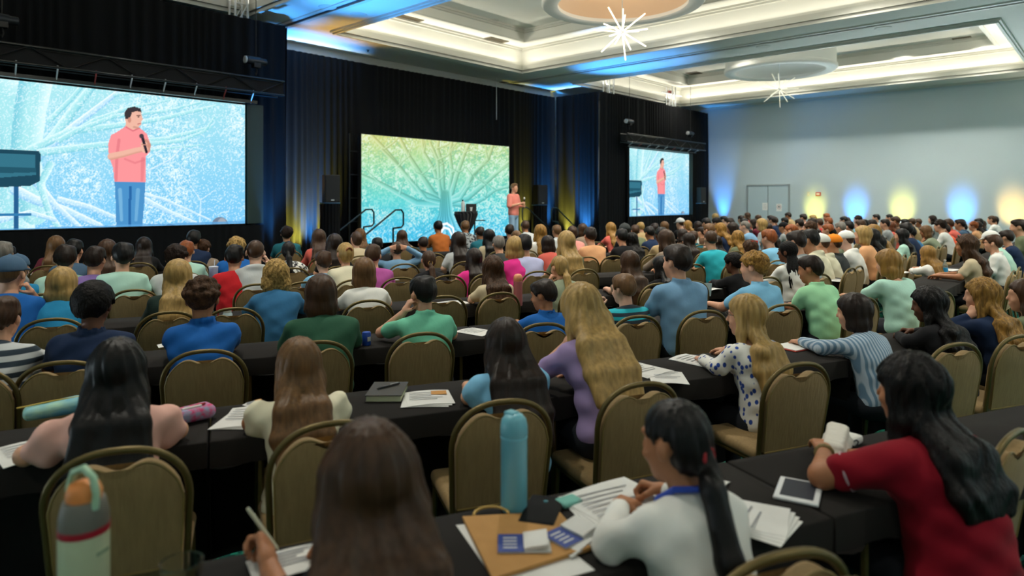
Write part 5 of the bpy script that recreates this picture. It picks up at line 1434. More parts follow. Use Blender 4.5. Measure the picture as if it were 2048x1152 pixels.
# --- nearest row
def lanyard(o, K):
    c = K['c7']; pts = [K['sh'][s_] * .35 + c * .65 + K['u2'] * .035 + K['n2'] * q for s_, q in ((-1, .02), (1, .02))]
    path = [c + K['mid'] * 0 + np.array((-.055, .10, -.14)), c + np.array((-.075, .055, -.02)), c + np.array((-.06, -.015, .035)), c + np.array((0, -.055, .042)), c + np.array((.06, -.015, .035)), c + np.array((.075, .055, -.02)), c + np.array((.055, .10, -.14))]
    MB().tube(path, .011, 6).obj('lanyard', mat('lanyard_blue', '2448b0', .6), o)
def hair_tie(col):
    def f(o, K): MB().tube([K['hp']((.026 * math.cos(a), -.112 + .0 * a, -.03 + .026 * math.sin(a))) for a in np.linspace(0, 6.28, 11)[:-1]], .008, 6, True).obj('hair_tie', mat('tie_' + col, col, .7), o)
    return f
def both(*fs):
    def f(o, K):
        for q in fs: q(o, K)
    return f
def earring(o, K):
    for s_ in (-1, 1):
        MB().tube([K['hp']((s_ * .086, -.008, -.045)), K['hp']((s_ * .090, -.006, -.075))], .005, 6).obj('earring', M_GOLD, o)
def watch(side, col='16181a'):
    def f(o, K):
        el, wr, *_ = K['arms'][side]; d = nrm(wr - el); x = nrm(np.cross(d, (0, 0, 1))); y = np.cross(d, x); c = wr - d * .03
        MB().tube([c + (x * math.cos(a) + y * math.sin(a)) * .033 for a in np.linspace(0, 6.28, 13)[:-1]], .009, 6, True).obj('watch', mat('band_' + col, col, .5), o)
    return f
def cuffs(o, K):
    for s_, (el, wr, *_) in K['arms'].items():
        sh = K['sh'][s_]; c = sh + .66 * (el - sh); d = nrm(el - sh); x = nrm(np.cross(d, (0, 1, 0.2))); y = np.cross(d, x)
        MB().tube([c + (x * math.cos(a) + y * math.sin(a)) * .068 for a in np.linspace(0, 6.28, 17)[:-1]], .006, 6, True).obj('sleeve_band', mat('sleeve_band', 'b59aa0', .7), o)
def headclip(o, K):
    MB().tube([K['hp']((.035 * math.cos(a), -.135, .025 + .045 * math.sin(a))) for a in np.linspace(.3, 2.8, 9)], .010, 6).obj('hair_claw', mat('claw_brown', '8a4a22', .35), o)
def scrunchie(o, K): hair_tie('b08a50')(o, K)
def shades(o, K):
    for s_ in (-1, 1): MB().lathe([(.003, -.004), (.026, -.003), (.026, .003), (.003, .004)], 12, Matrix.Translation(Vector(K['hp']((s_ * .034, .062, .112)))) @ Matrix.Rotation(R(55), 4, 'X')).obj('sunglass_lens', M_FRAME, o)
def bow(o, K): MB().box(-.06, .06, -.02, .02, -.025, .025, Matrix.Translation(Vector(K['hp']((0, -.09, .09))))).obj('hair_bow', mat('bow_red', 'd04030', .7), o)

WRITER_P = dict(hw=1.36, lean=14, hy=4, hp=4, fem=1, ar=((.19, .30, .79), (.02, .50, .80), (-.75, .6, -.1), (0, 0, -1), 'relax'), al=((.15, .30, .70), (.225, .52, .775), (.05, .86, .38), (.8, .3, -.4), 'grip'), sleeve='long', cuff=.10, wide=.86)
WRITER = seat(735, 832, 'l', 'br', 'black', 'L', 0, WRITER_P, label='woman with long brown hair and black top writing at the nearest table', noch=True)
seat(1348, 797, 'p', 'bk', 'white', 'L', 0, dict(lean=14, hy=22, hp=8, fem=1, ar='write', al='inner', sleeve='long', tail=-.045), label='woman in a white linen shirt with a black ponytail and blue lanyard', extra=both(lanyard, hair_tie('a02028')), skin='t')
seat(1818, 700, 'w', 'bk', 'crim', 'L', 0, dict(lean=16, hy=10, hp=4, fem=1, wide=1.22, ar='inner', al=((.33, .32, .80), (.12, .50, .80), (-.6, .75, .1), (0, 0, -1), 'relax'), sleeve='short', seed=2), label='woman in a crimson shirt with long black hair and gold earrings', skin='t', extra=both(earring, cuffs, watch(-1, '8a7a50')), noch=True)
# --- second row
seat(236, 672, 'l', 'bk', 'blush', 'L', 1, dict(hl=1.25, hw=1.2, lean=12, hy=-4, hp=8, fem=1, ar='write', al=((.33, .10, .80), (.20, .36, .79), (-.4, .9, -.1), (0, 0, -1), 'relax'), sleeve='puff', open=1, dress=1), label='girl in a blush pink puff-sleeved dress with very long dark hair')
seat(597, 686, 'l', 'lb', 'cream', 'L', 1, dict(hw=1.1, lean=18, hy=10, hp=14, fem=1, ar='inner', al='table', sleeve='puff', open=1, dress=1, seed=3), label='girl in a cream puff-sleeved dress with straight light brown hair', noch=True)
seat(1010, 634, 'l', 'db', 'lblue', 'L', 1, dict(hl=1.25, hw=1.28, lean=16, hy=-4, hp=12, fem=1, ar='inner', al='table', sleeve='puff', dress=1, seed=4), label='girl in a light blue dress with long dark brown hair')
seat(1163, 636, 'l', 'bl', 'lilac', 'L', 1, dict(hl=1.15, hw=1.15, lean=27, hy=6, hp=34, fem=1, ar='inner', al='cheek', sleeve='short', hang=0, seed=5), label='girl in a lilac top with blond hair bent low over the table', scl=1.0, pattern=None)
seat(1490, 586, 'l', 'bl', 'white', 'L', 1, dict(lean=14, hy=34, hp=4, fem=1, ar='reach', al='table', sleeve='long', open=1, seed=6), label='woman in a blue-flowered white blouse with long blond hair and glasses', pattern='floral', glasses=True)
seat(1706, 584, 'm', 'db', 'ice', 'L', 1, dict(lean=19, hy=26, hp=8, fem=1, ar='inner', al='reach', sleeve='long', seed=7), label='woman in a pale blue striped shirt with chin-length dark hair leaning sideways', pattern='thin', extra=watch(-1, 'c0b080'))
seat(1856, 570, 'w', 'bk', 'black', 'L', 1, dict(lean=17, hy=30, hp=10, fem=1, ar='write', al='inner', sleeve='long', seed=8), skin='d', label='woman with long black hair and dark skin writing beside the golden-haired woman')
seat(1962, 553, 'w', 'gb', 'navy', 'L', 1, dict(lean=14, hy=26, hp=4, fem=1, ar='inner', al='cheek', sleeve='long', seed=9), label='woman in a navy top with long golden wavy hair resting on her fist')
seat(2047, 556, 'l', 'br', 'olive', 'L', 1, dict(lean=10, hy=40, hp=2, fem=1, seed=10), label='person with long brown hair cut off by the frame edge', noch=True)
# --- third row
seat(188, 557, 'a', 'bk', 'navy', 'L', 2, dict(lean=10, hy=-12, hp=4, collar=1, seed=11), skin='d', label='man in a navy polo shirt with rounded black hair')
seat(405, 550, 'c', 'br', 'royal', 'L', 2, dict(lean=15, hy=-6, hp=6, collar=1, ar='chin', al='chin', sleeve='short', seed=12), label='man in a royal blue polo with tousled brown hair')
seat(642, 546, 'm', 'br', 'green', 'L', 2, dict(lean=14, hy=-6, hp=8, sleeve='long', wide=1.12, seed=13, ar='inner', al='table'), male=True, label='broad man in a forest green sweater with chin-length brown hair')
seat(845, 549, 's', 'bk', 'sea', 'L', 2, dict(lean=15, hy=14, hp=6, collar=1, ar='table', al='ear', seed=14), label='man in a sea green polo with short black hair, hand at his ear')
seat(1086, 557, 's', 'db', 'royal', 'L', 2, dict(lean=15, hy=42, hp=10, collar=1, seed=15), label='boy in a royal blue polo turning his head beside an empty chair')
seat(1246, 546, 's', 'lb', 'turq', 'L', 2, dict(lean=12, hy=20, hp=6, ar='inner', al='pen', seed=16), label='boy in a turquoise striped shirt holding up a pen', pattern='broad')
seat(1352, 487, 's', 'db', 'chamb', 'L', 2, dict(lean=6, hy=16, hp=0, collar=1, ar='table', al='table', wide=1.08, seed=17), label='tall man in a chambray blue polo with short dark hair', extra=None)
seat(1506, 500, 'c', 'gb', 'lblue', 'L', 2, dict(lean=14, hy=28, hp=4, collar=1, ar='inner', al='reach', seed=18), label='man in a light blue polo with curly golden hair')
seat(1620, 509, 's', 'db', 'lime', 'L', 2, dict(lean=17, hy=28, hp=8, collar=1, ar='inner', al='table', wide=1.06, seed=19), label='man in a pale green shirt with short dark brown hair leaning on the table')
seat(1775, 497, 'm', 'gb', 'mint', 'L', 2, dict(hw=1.12, lean=14, hy=12, hp=12, fem=1, wide=1.18, open=1, ar='inner', al='reach', seed=20), label='woman in a mint green t-shirt with golden shoulder hair')
seat(5, 590, 's', 'br', 'lgrey', 'L', 2, dict(lean=20, hy=-10, hp=6, seed=21, al='table', ar='reach'), label='person in a grey striped shirt at the frame edge', pattern='broad')
# --- fourth row
seat(22, 505, 's', 'lb', 'royal', 'L', 3, dict(lean=12, hy=-14, hp=2, ar='cheek', al='table', seed=22), cap='slate', label='boy in a slate blue cap and royal blue t-shirt')
seat(125, 532, 'm', 'bl', 'teal', 'L', 3, dict(lean=18, hy=-8, hp=10, fem=1, wide=1.12, seed=23), label='woman in a teal blue top with a blond bob')
seat(357, 516, 'l', 'bl', 'dgreen', 'L', 3, dict(lean=12, hy=-10, hp=4, fem=1, sleeve='long', wide=1.1, seed=24), label='woman in a dark green sweater with long blond hair')
seat(552, 516, 'm', 'bl', 'denim', 'L', 3, dict(hw=1.2, curl=1, lean=12, hy=0, hp=4, fem=1, sleeve='long', wide=1.08, seed=25, hang=0), label='woman in a denim jacket with curly blond hair')
seat(728, 513, 'm', 'lb', 'white', 'L', 3, dict(hw=1.05, lean=12, hy=-6, hp=3, fem=1, wide=1.05, seed=26), label='woman in a white top with long light brown hair')
seat(985, 509, 'w', 'br', 'beige', 'L', 3, dict(lean=12, hy=6, hp=6, fem=1, open=1, seed=27), label='woman in a beige scoop-back top with wavy brown hair')
seat(1118, 511, 'p', 'bl', 'sage', 'L', 3, dict(lean=16, hy=10, hp=10, fem=1, al='cheek', ar='inner', seed=28, tail=-.06), label='woman in a sage green shirt with a low blond ponytail', extra=hair_tie('8a7040'))
seat(1258, 500, 'l', 'br', 'taupe', 'L', 3, dict(lean=12, hy=12, hp=6, fem=1, seed=29), label='woman with long brown hair sitting behind the boy with the pen')
seat(1322, 512, 'l', 'bk', 'black', 'L', 3, dict(lean=15, hy=20, hp=8, fem=1, seed=30), label='woman with long black hair beside the tall man in chambray')
seat(1466, 506, 'a', 'bk', 'black', 'L', 3, dict(lean=15, hy=20, hp=8, fem=1, sleeve='long', seed=31), skin='d', label='woman in a black top with rounded black hair')
seat(1574, 481, 'k', 'bk', 'white', 'L', 3, dict(lean=8, hy=24, hp=2, fem=1, sleeve='long', seed=32), lod=0, skin='d', label='woman in a white shirt with long black braids')
# --- special ones further off
def special():
    seat(793, 482, 'b', 'br', 'chamb', 'L', 5, dict(lean=2, hy=0, hp=-2, ar='back', al='back', sleeve='long', seed=33), lod=1, label='man in a chambray shirt with both hands clasped behind his head')
    seat(511, 479, 'b', 'br', 'lgrey', 'L', 4, dict(lean=12, hy=-4, hp=4, hood=1, sleeve='short', ar='ear', al='table', seed=34), lod=1, label='man with cropped brown hair raising a hand with a watch', extra=watch(1))
    seat(690, 484, 'n', 'bl', 'cream', 'L', 4, dict(lean=14, hy=10, hp=4, fem=1, sleeve='long', seed=35), lod=1, label='woman in a cream jacket with blond hair held by a claw clip', extra=headclip)
    seat(857, 500, 'p', 'br', 'black', 'L', 4, dict(lean=14, hy=-4, hp=6, fem=1, sleeve='long', tail=-.06, seed=36), lod=1, label='woman in a black jacket with a low brown ponytail and scrunchie', extra=scrunchie)
    seat(1932, 467, 'w', 'br', 'beige', 'R', 0, dict(lean=10, hy=2, hp=2, fem=1, ar='inner', al='table', sleeve='short', seed=37), lod=1, label='woman in a beige top with sunglasses pushed up on brown hair', extra=shades)
    seat(1985, 468, 's', 'br', 'white', 'R', 0, dict(lean=6, hy=0, hp=0, collar=1, sleeve='long', ar='lap', al='lap', seed=38), lod=1, label='man in a white shirt wearing dark glasses, seen from the side', glasses=True)
    seat(1500, 478, 'w', 'br', 'taupe', 'L', 4, dict(lean=15, hy=15, hp=10, fem=1, seed=39), lod=1, label='person with long brown hair tied with a red bow', extra=bow)
special()
# --- everyone else: picture point of the head's top, hair, hair colour, top, then cap / block and row where it matters
REST = '''
112 470 l lb maroon|148 477 s bk slate|130 488 s db mint k4|190 491 s db purple k4|215 477 l br black k5|245 483 s bk mint k4|288 473 l db black|352 487 c db lgrey k4|372 480 s gi mint
387 459 s bk navy|407 478 c br taupe k6|36 504 s br teal cap=slate k4|5 481 s gy grey|16 490 s db black|472 472 c bl royal|469 488 s bk red k4|573 451 c db dteal|577 482 p bk white pat=patch skin=d
638 457 l br coral|668 466 l db black|700 462 n br beige|720 456 w lb beige|646 500 s br lblue k4|754 474 s bk black k6|746 487 s br magenta k4|804 459 l br taupe|846 473 s db black k6
876 441 s bk rust skin=t|916 462 l db lgrey|930 441 s lb grey pat=patch|947 495 l db pink k4|960 453 s db dteal|977 457 l bk beige|997 470 s gy char|1012 471 m bl pink
1019 448 s db black|1050 441 s br lgrey|1048 467 s bk lav k4|1095 470 m db coral|1080 448 w gb white|1062 460 n lb cream|1113 449 s lb lgrey|1108 460 l bl olive|1144 451 n br salmon
1165 446 m br taupe|1180 453 s db peach|1221 444 l gb coral|1249 444 s bk black cap=char|1262 449 s br olive|1243 456 s bk black|1263 464 w bk black k5|1275 452 s bk navy|1281 444 s bl tan
1298 453 s bk tan skin=d|1305 446 s db black|1320 442 l lb black|1331 458 l br taupe|1346 464 l db blush|1364 457 l db brown|1386 466 s br dteal k6|1360 434 s br black cap=lgrey|1375 440 p gb white|1391 442 m db olive
1403 459 s db brown k7|1421 460 b br turq k4|1412 435 s bk black R|1432 434 a bk white R|1447 431 s bk black R|1459 435 s db navy R|1470 436 l bk white R|1417 446 s lb blush R|1440 445 w gb navy R|1461 444 m db navy R|1489 441 b gy chamb R
1508 437 l db maroon R|1522 436 m bl grey R|1530 445 l db black R|1540 430 s db grey R|1548 433 s br black R|1561 434 s bk navy R|1566 442 s bk grey R cap=black|1581 448 n gi cream R|1475 460 w gb olive|1455 469 l db black|1537 457 s gi lblue k4
1591 460 s db grey R|1606 427 s db blush R|1621 429 w bl tan R|1598 437 s db black R|1623 435 l db brown R|1611 441 c br olive R|1637 436 s br red R|1644 434 s gi kelly R|1617 457 s bk cream R k1 hood|1640 464 s br cream R k1 cap=white hood|1665 465 s br char R k1 cap=orange
1660 455 c bk brown R|1690 458 s br white R k1 cap=white hood|1672 443 s gy white R|1684 441 s bk navy R|1693 434 s db lblue R|1703 439 s br maroon R|1714 438 s bk slate R|1726 438 s db char R|1739 437 s db grey R|1720 450 m bl peach R|1745 448 l gb tan R|1730 456 l bk black R
1756 470 l bk black R k1|1770 442 l ab coral R|1778 428 s bk white R|1791 432 s br brown R|1808 437 s bk black R|1811 444 s bk navy R|1823 436 s br tan R|1836 437 s br char R|1801 451 s bk denim R skin=t|1826 456 l bk mint R|1851 450 m lb sage R|1864 430 w db grey R
1879 438 c db white R|1896 437 s br coral R|1911 437 s db slate R|1921 438 s bk navy R|1906 448 s db neon R|1929 446 s db black R|1938 442 c gi peach R|1957 436 s bk black R|1954 442 l db tan R|1975 440 m br chamb R|1988 432 s bk white R|2012 437 s bk black R|2027 437 s db olive R
2039 438 s br grey R|2041 450 s br black R hood|2012 459 s db navy R|1980 459 s br mint R cap=white|1855 508 l gb white L k3
'''
for tok in REST.replace('\n', '|').split('|'):
    f = tok.split()
    if not f: continue
    u, v, hs, hc, cl = int(f[0]), int(f[1]), f[2], f[3], f[4]
    blk = k = None; kw = {}; p = None
    for q in f[5:]:
        if q in ('L', 'R'): blk = q
        elif q[0] == 'k' and q[1:].isdigit(): k = int(q[1:])
        elif q.startswith('cap='): kw['cap'] = q[4:]
        elif q.startswith('pat='): kw['pattern'] = q[4:]
        elif q.startswith('skin='): kw['skin'] = q[5:]
        elif q == 'hood': p = dict(lean=14, hy=2, hp=4, hood=1, sleeve='long', ar='chin' if u == 1617 else 'inner', al='table')
    seat(u, v, hs, hc, cl, blk, k, p, **kw)
# fill the far straight rows behind them
seen = [(o['_u'], o['_v']) for o in PEOPLE if '_u' in o]
hs_ = [('s', 'bk'), ('s', 'db'), ('s', 'br'), ('l', 'db'), ('l', 'br'), ('w', 'gb'), ('c', 'db'), ('m', 'bl'), ('s', 'gi'), ('n', 'br')]
cs_ = ['navy', 'black', 'white', 'grey', 'olive', 'maroon', 'lblue', 'tan', 'char', 'teal', 'sage', 'coral']
for j in range(1, 7):
    a = RST[j] + 3
    while a < 24.6:
        b = BJ[j] + .35; u, v = proj(a, b, 1.30)
        a += .66
        if u > 2060 or u < 1425 or v > 452 or min([abs(a - .66 - q) for q in SAT.get(('R', j), [])] or [9]) < .5 or rng.random() < .12: continue
        hs, hc = rng.choice(hs_)
        seat(u, v + rng.uniform(-1.5, 1.5), hs, hc, rng.choice(cs_), 'R', j)

# ------------------------------------------------------------------ labels that single each person out
LAND = [(0, 520, 'before the big screen'), (520, 720, 'before the speaker stand'), (720, 1030, 'before the centre screen'), (1030, 1230, 'before the blue drapes'), (1230, 1400, 'before the far screen'), (1400, 1490, 'at the wall corner'),
        (1490, 1600, 'below the double door'), (1600, 1670, 'below the alarm box'), (1670, 1760, 'below the first blue wall light'), (1760, 1860, 'below the second yellow wall light'), (1860, 1970, 'below the second blue wall light'), (1970, 2100, 'below the orange wall light')]
used = {}
for o in PEOPLE:
    if 'label' in o: used[o['label']] = 1
todo = [o for o in PEOPLE if 'label' not in o and '_d' in o]
import collections
def land(o): return next((t for a, b, t in LAND if a <= o['_u'] < b), 'at the frame edge')
cnt = collections.Counter(o['_d'] for o in todo)
for o in todo:
    o['_l'] = o['_d'] if cnt[o['_d']] == 1 and o['_d'] not in used else o['_d'] + ' ' + land(o)
groups = collections.defaultdict(list)
for o in todo: groups[o['_l']].append(o)
ORD = ['nearest', 'second nearest', 'third nearest', 'fourth nearest', 'fifth nearest', 'sixth nearest', 'seventh nearest', 'eighth nearest']
for l, os_ in groups.items():
    os_.sort(key=lambda o: o['_Y'])
    for i, o in enumerate(os_):
        o['label'] = l if len(os_) == 1 else '%s, %s' % (l, ORD[min(i, 7)])
        wds = o['label'].split()
        for drop in ('a', 'straight', 'top', 'the', 'person', 'with', 'hair'):
            while len(wds) > 16 and drop in wds: wds.remove(drop)
        o['label'] = ' '.join(wds)
for o in PEOPLE:
    if o.get('_Y', 0) > 9.5: o['group'] = 'far audience'
    else: o['group'] = 'audience at the near tables'
    for k_ in ('_u', '_v', '_Y', '_d', '_l'):
        if k_ in o: del o[k_]
# chairs: told apart by who sits in them or by their neighbours
ppl = [(o.location.x, o.location.y, o['label']) for o in PEOPLE if 'label' in o]
cu = collections.Counter()
for c in CHAIRS:
    x, y = c.location.x, c.location.y; fx, fy = -math.sin(c.rotation_euler.z), math.cos(c.rotation_euler.z)
    d, t = min((math.hypot(px - x - fx * .25, py - y - fy * .25), l) for px, py, l in ppl)
    short = t.split(',')[0].split()
    short = ' '.join(short[:11])
    l = ('brown banquet chair under the ' if d < .33 else 'empty brown banquet chair beside the ') + short
    cu[l] += 1
    if cu[l] > 1: l = l.replace('brown banquet', 'second brown banquet' if cu[l] == 2 else 'third brown banquet' if cu[l] == 3 else 'further brown banquet')
    c['label'] = ' '.join(l.split()[:16])
seenl = collections.defaultdict(list)
for c in CHAIRS: seenl[c['label']].append(c)
for l, cs in seenl.items():
    if len(cs) > 1:
        cs.sort(key=lambda c: c.location.length)
        for i, c in enumerate(cs): c['label'] = ' '.join((['near', 'farther', 'farthest', 'most distant'][min(i, 3)] + ' ' + l).split()[:16])


# ------------------------------------------------------------------ things on the tables
TZ = .752
M_PAP = mat('white_paper', 'dededa', .85, noise=((9, 9, 9), .5, 'd2d2ce'))
M_TXT = mat('print_grey', '8b8d90', .9)
def on_table(u, v, z=TZ): return pxz(u, v, z)
def sheet(u, v, w_, l_, rz, label, n=1, thick=.002, fold=True, lines=5, cov=None, group='papers on the tables'):
    p = on_table(u, v); o = empty('paper_booklet' if n > 1 else 'paper_sheet', p, TH_L + R(rz), label, 'paper', group)
    for i in range(n):
        a = Matrix.Rotation(R(5 * (i - (n - 1) / 2)), 4, 'Z') @ Matrix.Translation((.008 * i, .006 * i, thick * i))
        m = MB()
        k = 8; V = []; F = []
        for q in range(k + 1):
            x = -w_ / 2 + w_ * q / k; z = .006 * math.sin(math.pi * q / k) * (1 if fold else 0) * (i + 1) / n
            V += [a @ Vector((x, -l_ / 2, z)), a @ Vector((x, l_ / 2, z)), a @ Vector((x, l_ / 2, z + thick)), a @ Vector((x, -l_ / 2, z + thick))]
        for q in range(k):
            b = q * 4; F += [(b + 3, b + 7, b + 6, b + 2), (b, b + 1, b + 5, b + 4), (b, b + 4, b + 7, b + 3), (b + 1, b + 2, b + 6, b + 5)]
        F += [(0, 3, 2, 1), (k * 4, k * 4 + 1, k * 4 + 2, k * 4 + 3)]
        m.add(V, F).obj('page', M_PAP, o, smooth=False)
    zt = thick * n + .0075 * (1 if fold else 0)
    for i in range(lines):
        y = l_ * .36 - i * l_ * .12; MB().box(-w_ * .36, w_ * (.36 - .12 * (i % 3)), y - .003, y + .003, zt, zt + .0006).obj('text_line', M_TXT, o)
    if cov: MB().box(w_ * .12, w_ * .46, l_ * .18, l_ * .44, zt, zt + .001).obj('printed_patch', mat('patch_tan', 'c08a48', .8), o)
    return o
P_ = [(1290, 742, .20, .27, 12, 'white handout pages in front of the girl in lilac', 3), (1335, 756, .20, .26, -28, 'loose white sheet beyond the girl in lilac', 1), (1395, 722, .21, .28, 20, 'white booklet before the woman in the flowered blouse', 2),
      (490, 838, .21, .29, -18, 'stack of printed pages beside the pink pencil case', 3), (852, 800, .23, .24, -14, 'open white booklet with a tan patch beside the dark notebook', 3), (55, 905, .20, .26, 24, 'white page under the arm of the girl in blush pink', 1),
      (25, 728, .24, .20, 10, 'white pages at the frame edge in the third row', 2), (78, 742, .18, .24, 30, 'loose white page beside the man in navy', 1), (955, 664, .21, .28, 28, 'white page beyond the man in sea green', 1), (905, 607, .30, .22, 10, 'white notepad beside the woman in beige', 2),
      (240, 610, .24, .18, 12, 'white page before the boy in the blue cap', 1), (262, 598, .18, .2, 40, 'white page below the man in purple', 1), (1180, 525, .26, .2, 15, 'white pages before the woman with black curls', 2), (1300, 572, .2, .26, 10, 'white page beyond the long brown hair in the fourth row', 1),
      (690, 582, .2, .24, 20, 'white page beside the woman in the cream jacket', 1), (775, 560, .24, .2, 10, 'white page behind the man with clasped hands', 1), (1420, 578, .22, .18, 15, 'white page beside the turquoise polo', 1), (1550, 562, .26, .22, 12, 'white open binder beside the woman with braids', 2),
      (1676, 561, .26, .2, 10, 'white page between the green shirts', 2), (60, 550, .2, .16, 10, 'white page near the dark teal shirt', 1), (510, 808, .1, .06, 30, 'small white slip by the printed pages', 1), (1130, 640, .2, .2, 10, 'white page behind the sage green shirt', 1), (1230, 640, .2, .2, 10, 'white page before the boy with the pen', 1), (345, 690, .18, .12, 10, 'small white card before the man in royal blue', 1)]
for u, v, w_, l_, rz, lb, n in P_: sheet(u, v, w_, l_, rz, lb, n, cov='tan patch' in lb or 'printed' in lb)
for u, v, lb, j in ((1900, 540, 'white open binder on the table by the woman with sunglasses', 0), (1848, 548, 'white pages beside the open binder', 0), (1800, 545, 'white pages by the long golden hair', 0), (1330, 492, 'white papers under the black binder', 0)):
    o = sheet(u, v, .28, .22, 10, lb, 3)

# nearest table: kraft bag, phone, brochures, documents, tablet
M_KRAFT = mat('kraft_paper', 'b98a4e', .85, noise=((20, 20, 20), .6, 'ad7f46'))
q = [on_table(a, b) for a, b in ((925, 1040), (1118, 1030), (1182, 1102), (985, 1165))]
c = sum(q, Vector()) / 4; o = empty('kraft_bag', (c.x, c.y, TZ), 0, 'flat tan paper bag with a rope handle on the nearest table', 'bag')
MB().prism([(p.x - c.x, p.y - c.y) for p in q], .001, .012).obj('bag_body', M_KRAFT, o)
ex = (q[1] - q[0]).normalized(); ey = Vector((-ex.y, ex.x, 0)); mid = q[0] + ex * .09 - c
MB().tube([mid + ex * (.055 * math.cos(t)) + ey * (.055 * math.sin(t)) + Vector((0, 0, .012)) for t in np.linspace(0, math.pi, 12)], .0045, 6).obj('rope_handle', mat('rope', 'c8a45c', .8), o)
q2 = [on_table(a, b) for a, b in ((912, 1050), (1060, 1036), (1190, 1140), (1010, 1190))]; c2 = sum(q2, Vector()) / 4
o = empty('paper_sheet', (c2.x, c2.y, TZ - .001), 0, 'white sheet showing from under the tan paper bag', 'paper'); MB().prism([(p.x - c2.x, p.y - c2.y) for p in q2], 0, .0012).obj('page', M_PAP, o)
M_BROB = mat('brochure_blue', '27408c', .6)
def brochure(u, v, rz, label):
    p = on_table(u, v, TZ + .014); o = empty('brochure', p, TH_L + R(rz), label, 'brochure', 'blue and white brochures')
    MB().box(-.075, .075, -.05, .05, 0, .003).obj('leaf', M_PAP, o)
    MB().box(-.075, .0, -.05, .05, .003, .0042).obj('cover', M_BROB, o)
    for i in range(4): MB().box(-.06, -.02, -.03 + i * .018, -.024 + i * .018, .0042, .0046).obj('print_line', M_PAP, o)
    MB().box(.0, .07, -.045, .045, .003, .012, Matrix.Rotation(R(-8), 4, 'Y')).obj('fold', M_PAP, o)
brochure(1048, 1088, -22, 'blue and white folded brochure lying on the tan paper bag'); brochure(1143, 1068, 18, 'blue and white brochure beside the black phone')
o = sheet(1150, 1085, .16, .11, 25, 'white folded leaflet under the brochure by the phone', 2, group=None)
o.location.z += .006
p = on_table(1085, 1026); o = empty('phone', p, TH_L + R(-38), 'black phone lying in its case on the nearest table', 'phone')
MB().box(-.058, .058, -.10, .10, 0, .014).obj('case', mat('phone_black', '08090a', .7, spec=.2), o, bevel=.006); MB().box(-.05, .05, -.09, .09, .014, .0152).obj('screen', mat('phone_glass', '06090c', .6, spec=.1), o); MB().lathe([(.008, .0152), (.008, .017)], 10, Matrix.Translation((0, .05, 0))).obj('camera_ring', mat('lens_teal', '1f6a78', .2), o)
p = on_table(1137, 1008); o = empty('mint_pouch', p, TH_L + R(10), 'small mint green pouch behind the black phone', 'pouch'); MB().box(-.04, .04, -.03, .03, 0, .018).obj('pouch_body', mat('mint_cloth', '6fb0a4', .8), o, bevel=.009)
sheet(1230, 1012, .30, .24, 4, 'large printed documents under the hands of the woman in white linen', 4, group=None, lines=7)
sheet(1492, 1040, .20, .28, 34, 'white notepad beside the black ponytail', 4, group=None); sheet(1440, 968, .07, .05, 30, 'small white card by the black ponytail', 1, lines=0, group=None)
p = on_table(1597, 985); o = empty('tablet', p, TH_L + R(38), 'white tablet with a dark screen by the crimson sleeve', 'tablet')
MB().box(-.095, .095, -.07, .07, 0, .010).obj('frame', mat('tablet_white', 'd8dbdc', .35), o, bevel=.004); MB().box(-.07, .08, -.052, .052, .010, .0112).obj('screen', mat('tablet_dark', '141c2c', .6), o)
# cloth bundle and glasses by the woman in crimson
p = on_table(1668, 912); o = empty('white_cloth', p, TH_L + R(20), 'folded white cloth bundle before the woman in crimson', 'cloth')
F = Field((-.2, -.12, -.01), (.22, .14, .14), .009); F.slab((-.13, -.03, .022), (.12, .03, .028), .05, .06, .020, .024, (0, 1, 0), .02); F.slab((-.06, -.02, .055), (.13, .035, .070), .040, .045, .016, .020, (0, 1, 0), .02)
m = mesh_np('bundle', *F.mesh()); m.materials.append(mat('white_linen', 'd3cfc4', .9, bump=((25, 25, 25), .5))); link('bundle', m, o)
p = on_table(1690, 890); o = empty('white_case', p, TH_L + R(15), 'small white case behind the cloth bundle', 'case'); MB().box(-.08, .08, -.04, .04, 0, .035).obj('case_body', mat('case_white', 'd9d8d2', .5), o, bevel=.012); MB().tube([(.025 * math.cos(t), -.041, .018 + .012 * math.sin(t)) for t in np.linspace(0, 6.28, 11)[:-1]], .003, 5, True).obj('print_ring', M_BLACKP, o)
def bottle(u, v, Y, r, h, col, label, cap='dome', z0=TZ, lidcol=None):
    x, y = cxy((u - 1024) / FPX * Y, Y); o = empty('water_bottle', (x, y, z0), 0, label, 'bottle', 'water bottles')
    m = mat('bottle_' + col, col, .35, coat=.2); lm = mat('bottle_' + (lidcol or col), lidcol or col, .45)
    MB().lathe([(r * .92, 0), (r, .008), (r, h * .74), (r * 1.03, h * .75), (r * 1.03, h * .765), (r * .99, h * .77)], 28).obj('flask', m, o, smooth=True)
    MB().lathe([(r * .98, h * .77), (r * 1.04, h * .785), (r * 1.03, h * .87), (r * .92, h * .94), (r * .66, h * .985), (r * .3, h)], 28).obj('lid', lm, o, smooth=True)
    return o
o = bottle(1028, 1018, 2.17, .043, .31, '6fb6c6', 'tall light blue water bottle on the nearest table')
MB().box(-.018, .018, -.01, .03, .285, .315).obj('spout_cover', mat('bottle_6fb6c6', '6fb6c6', .45), o, bevel=.006)
o = bottle(1036, 700, 6.35, .042, .30, 'd47c80', 'tall coral pink bottle with an orange lid in the fourth row', lidcol='ee9a70')
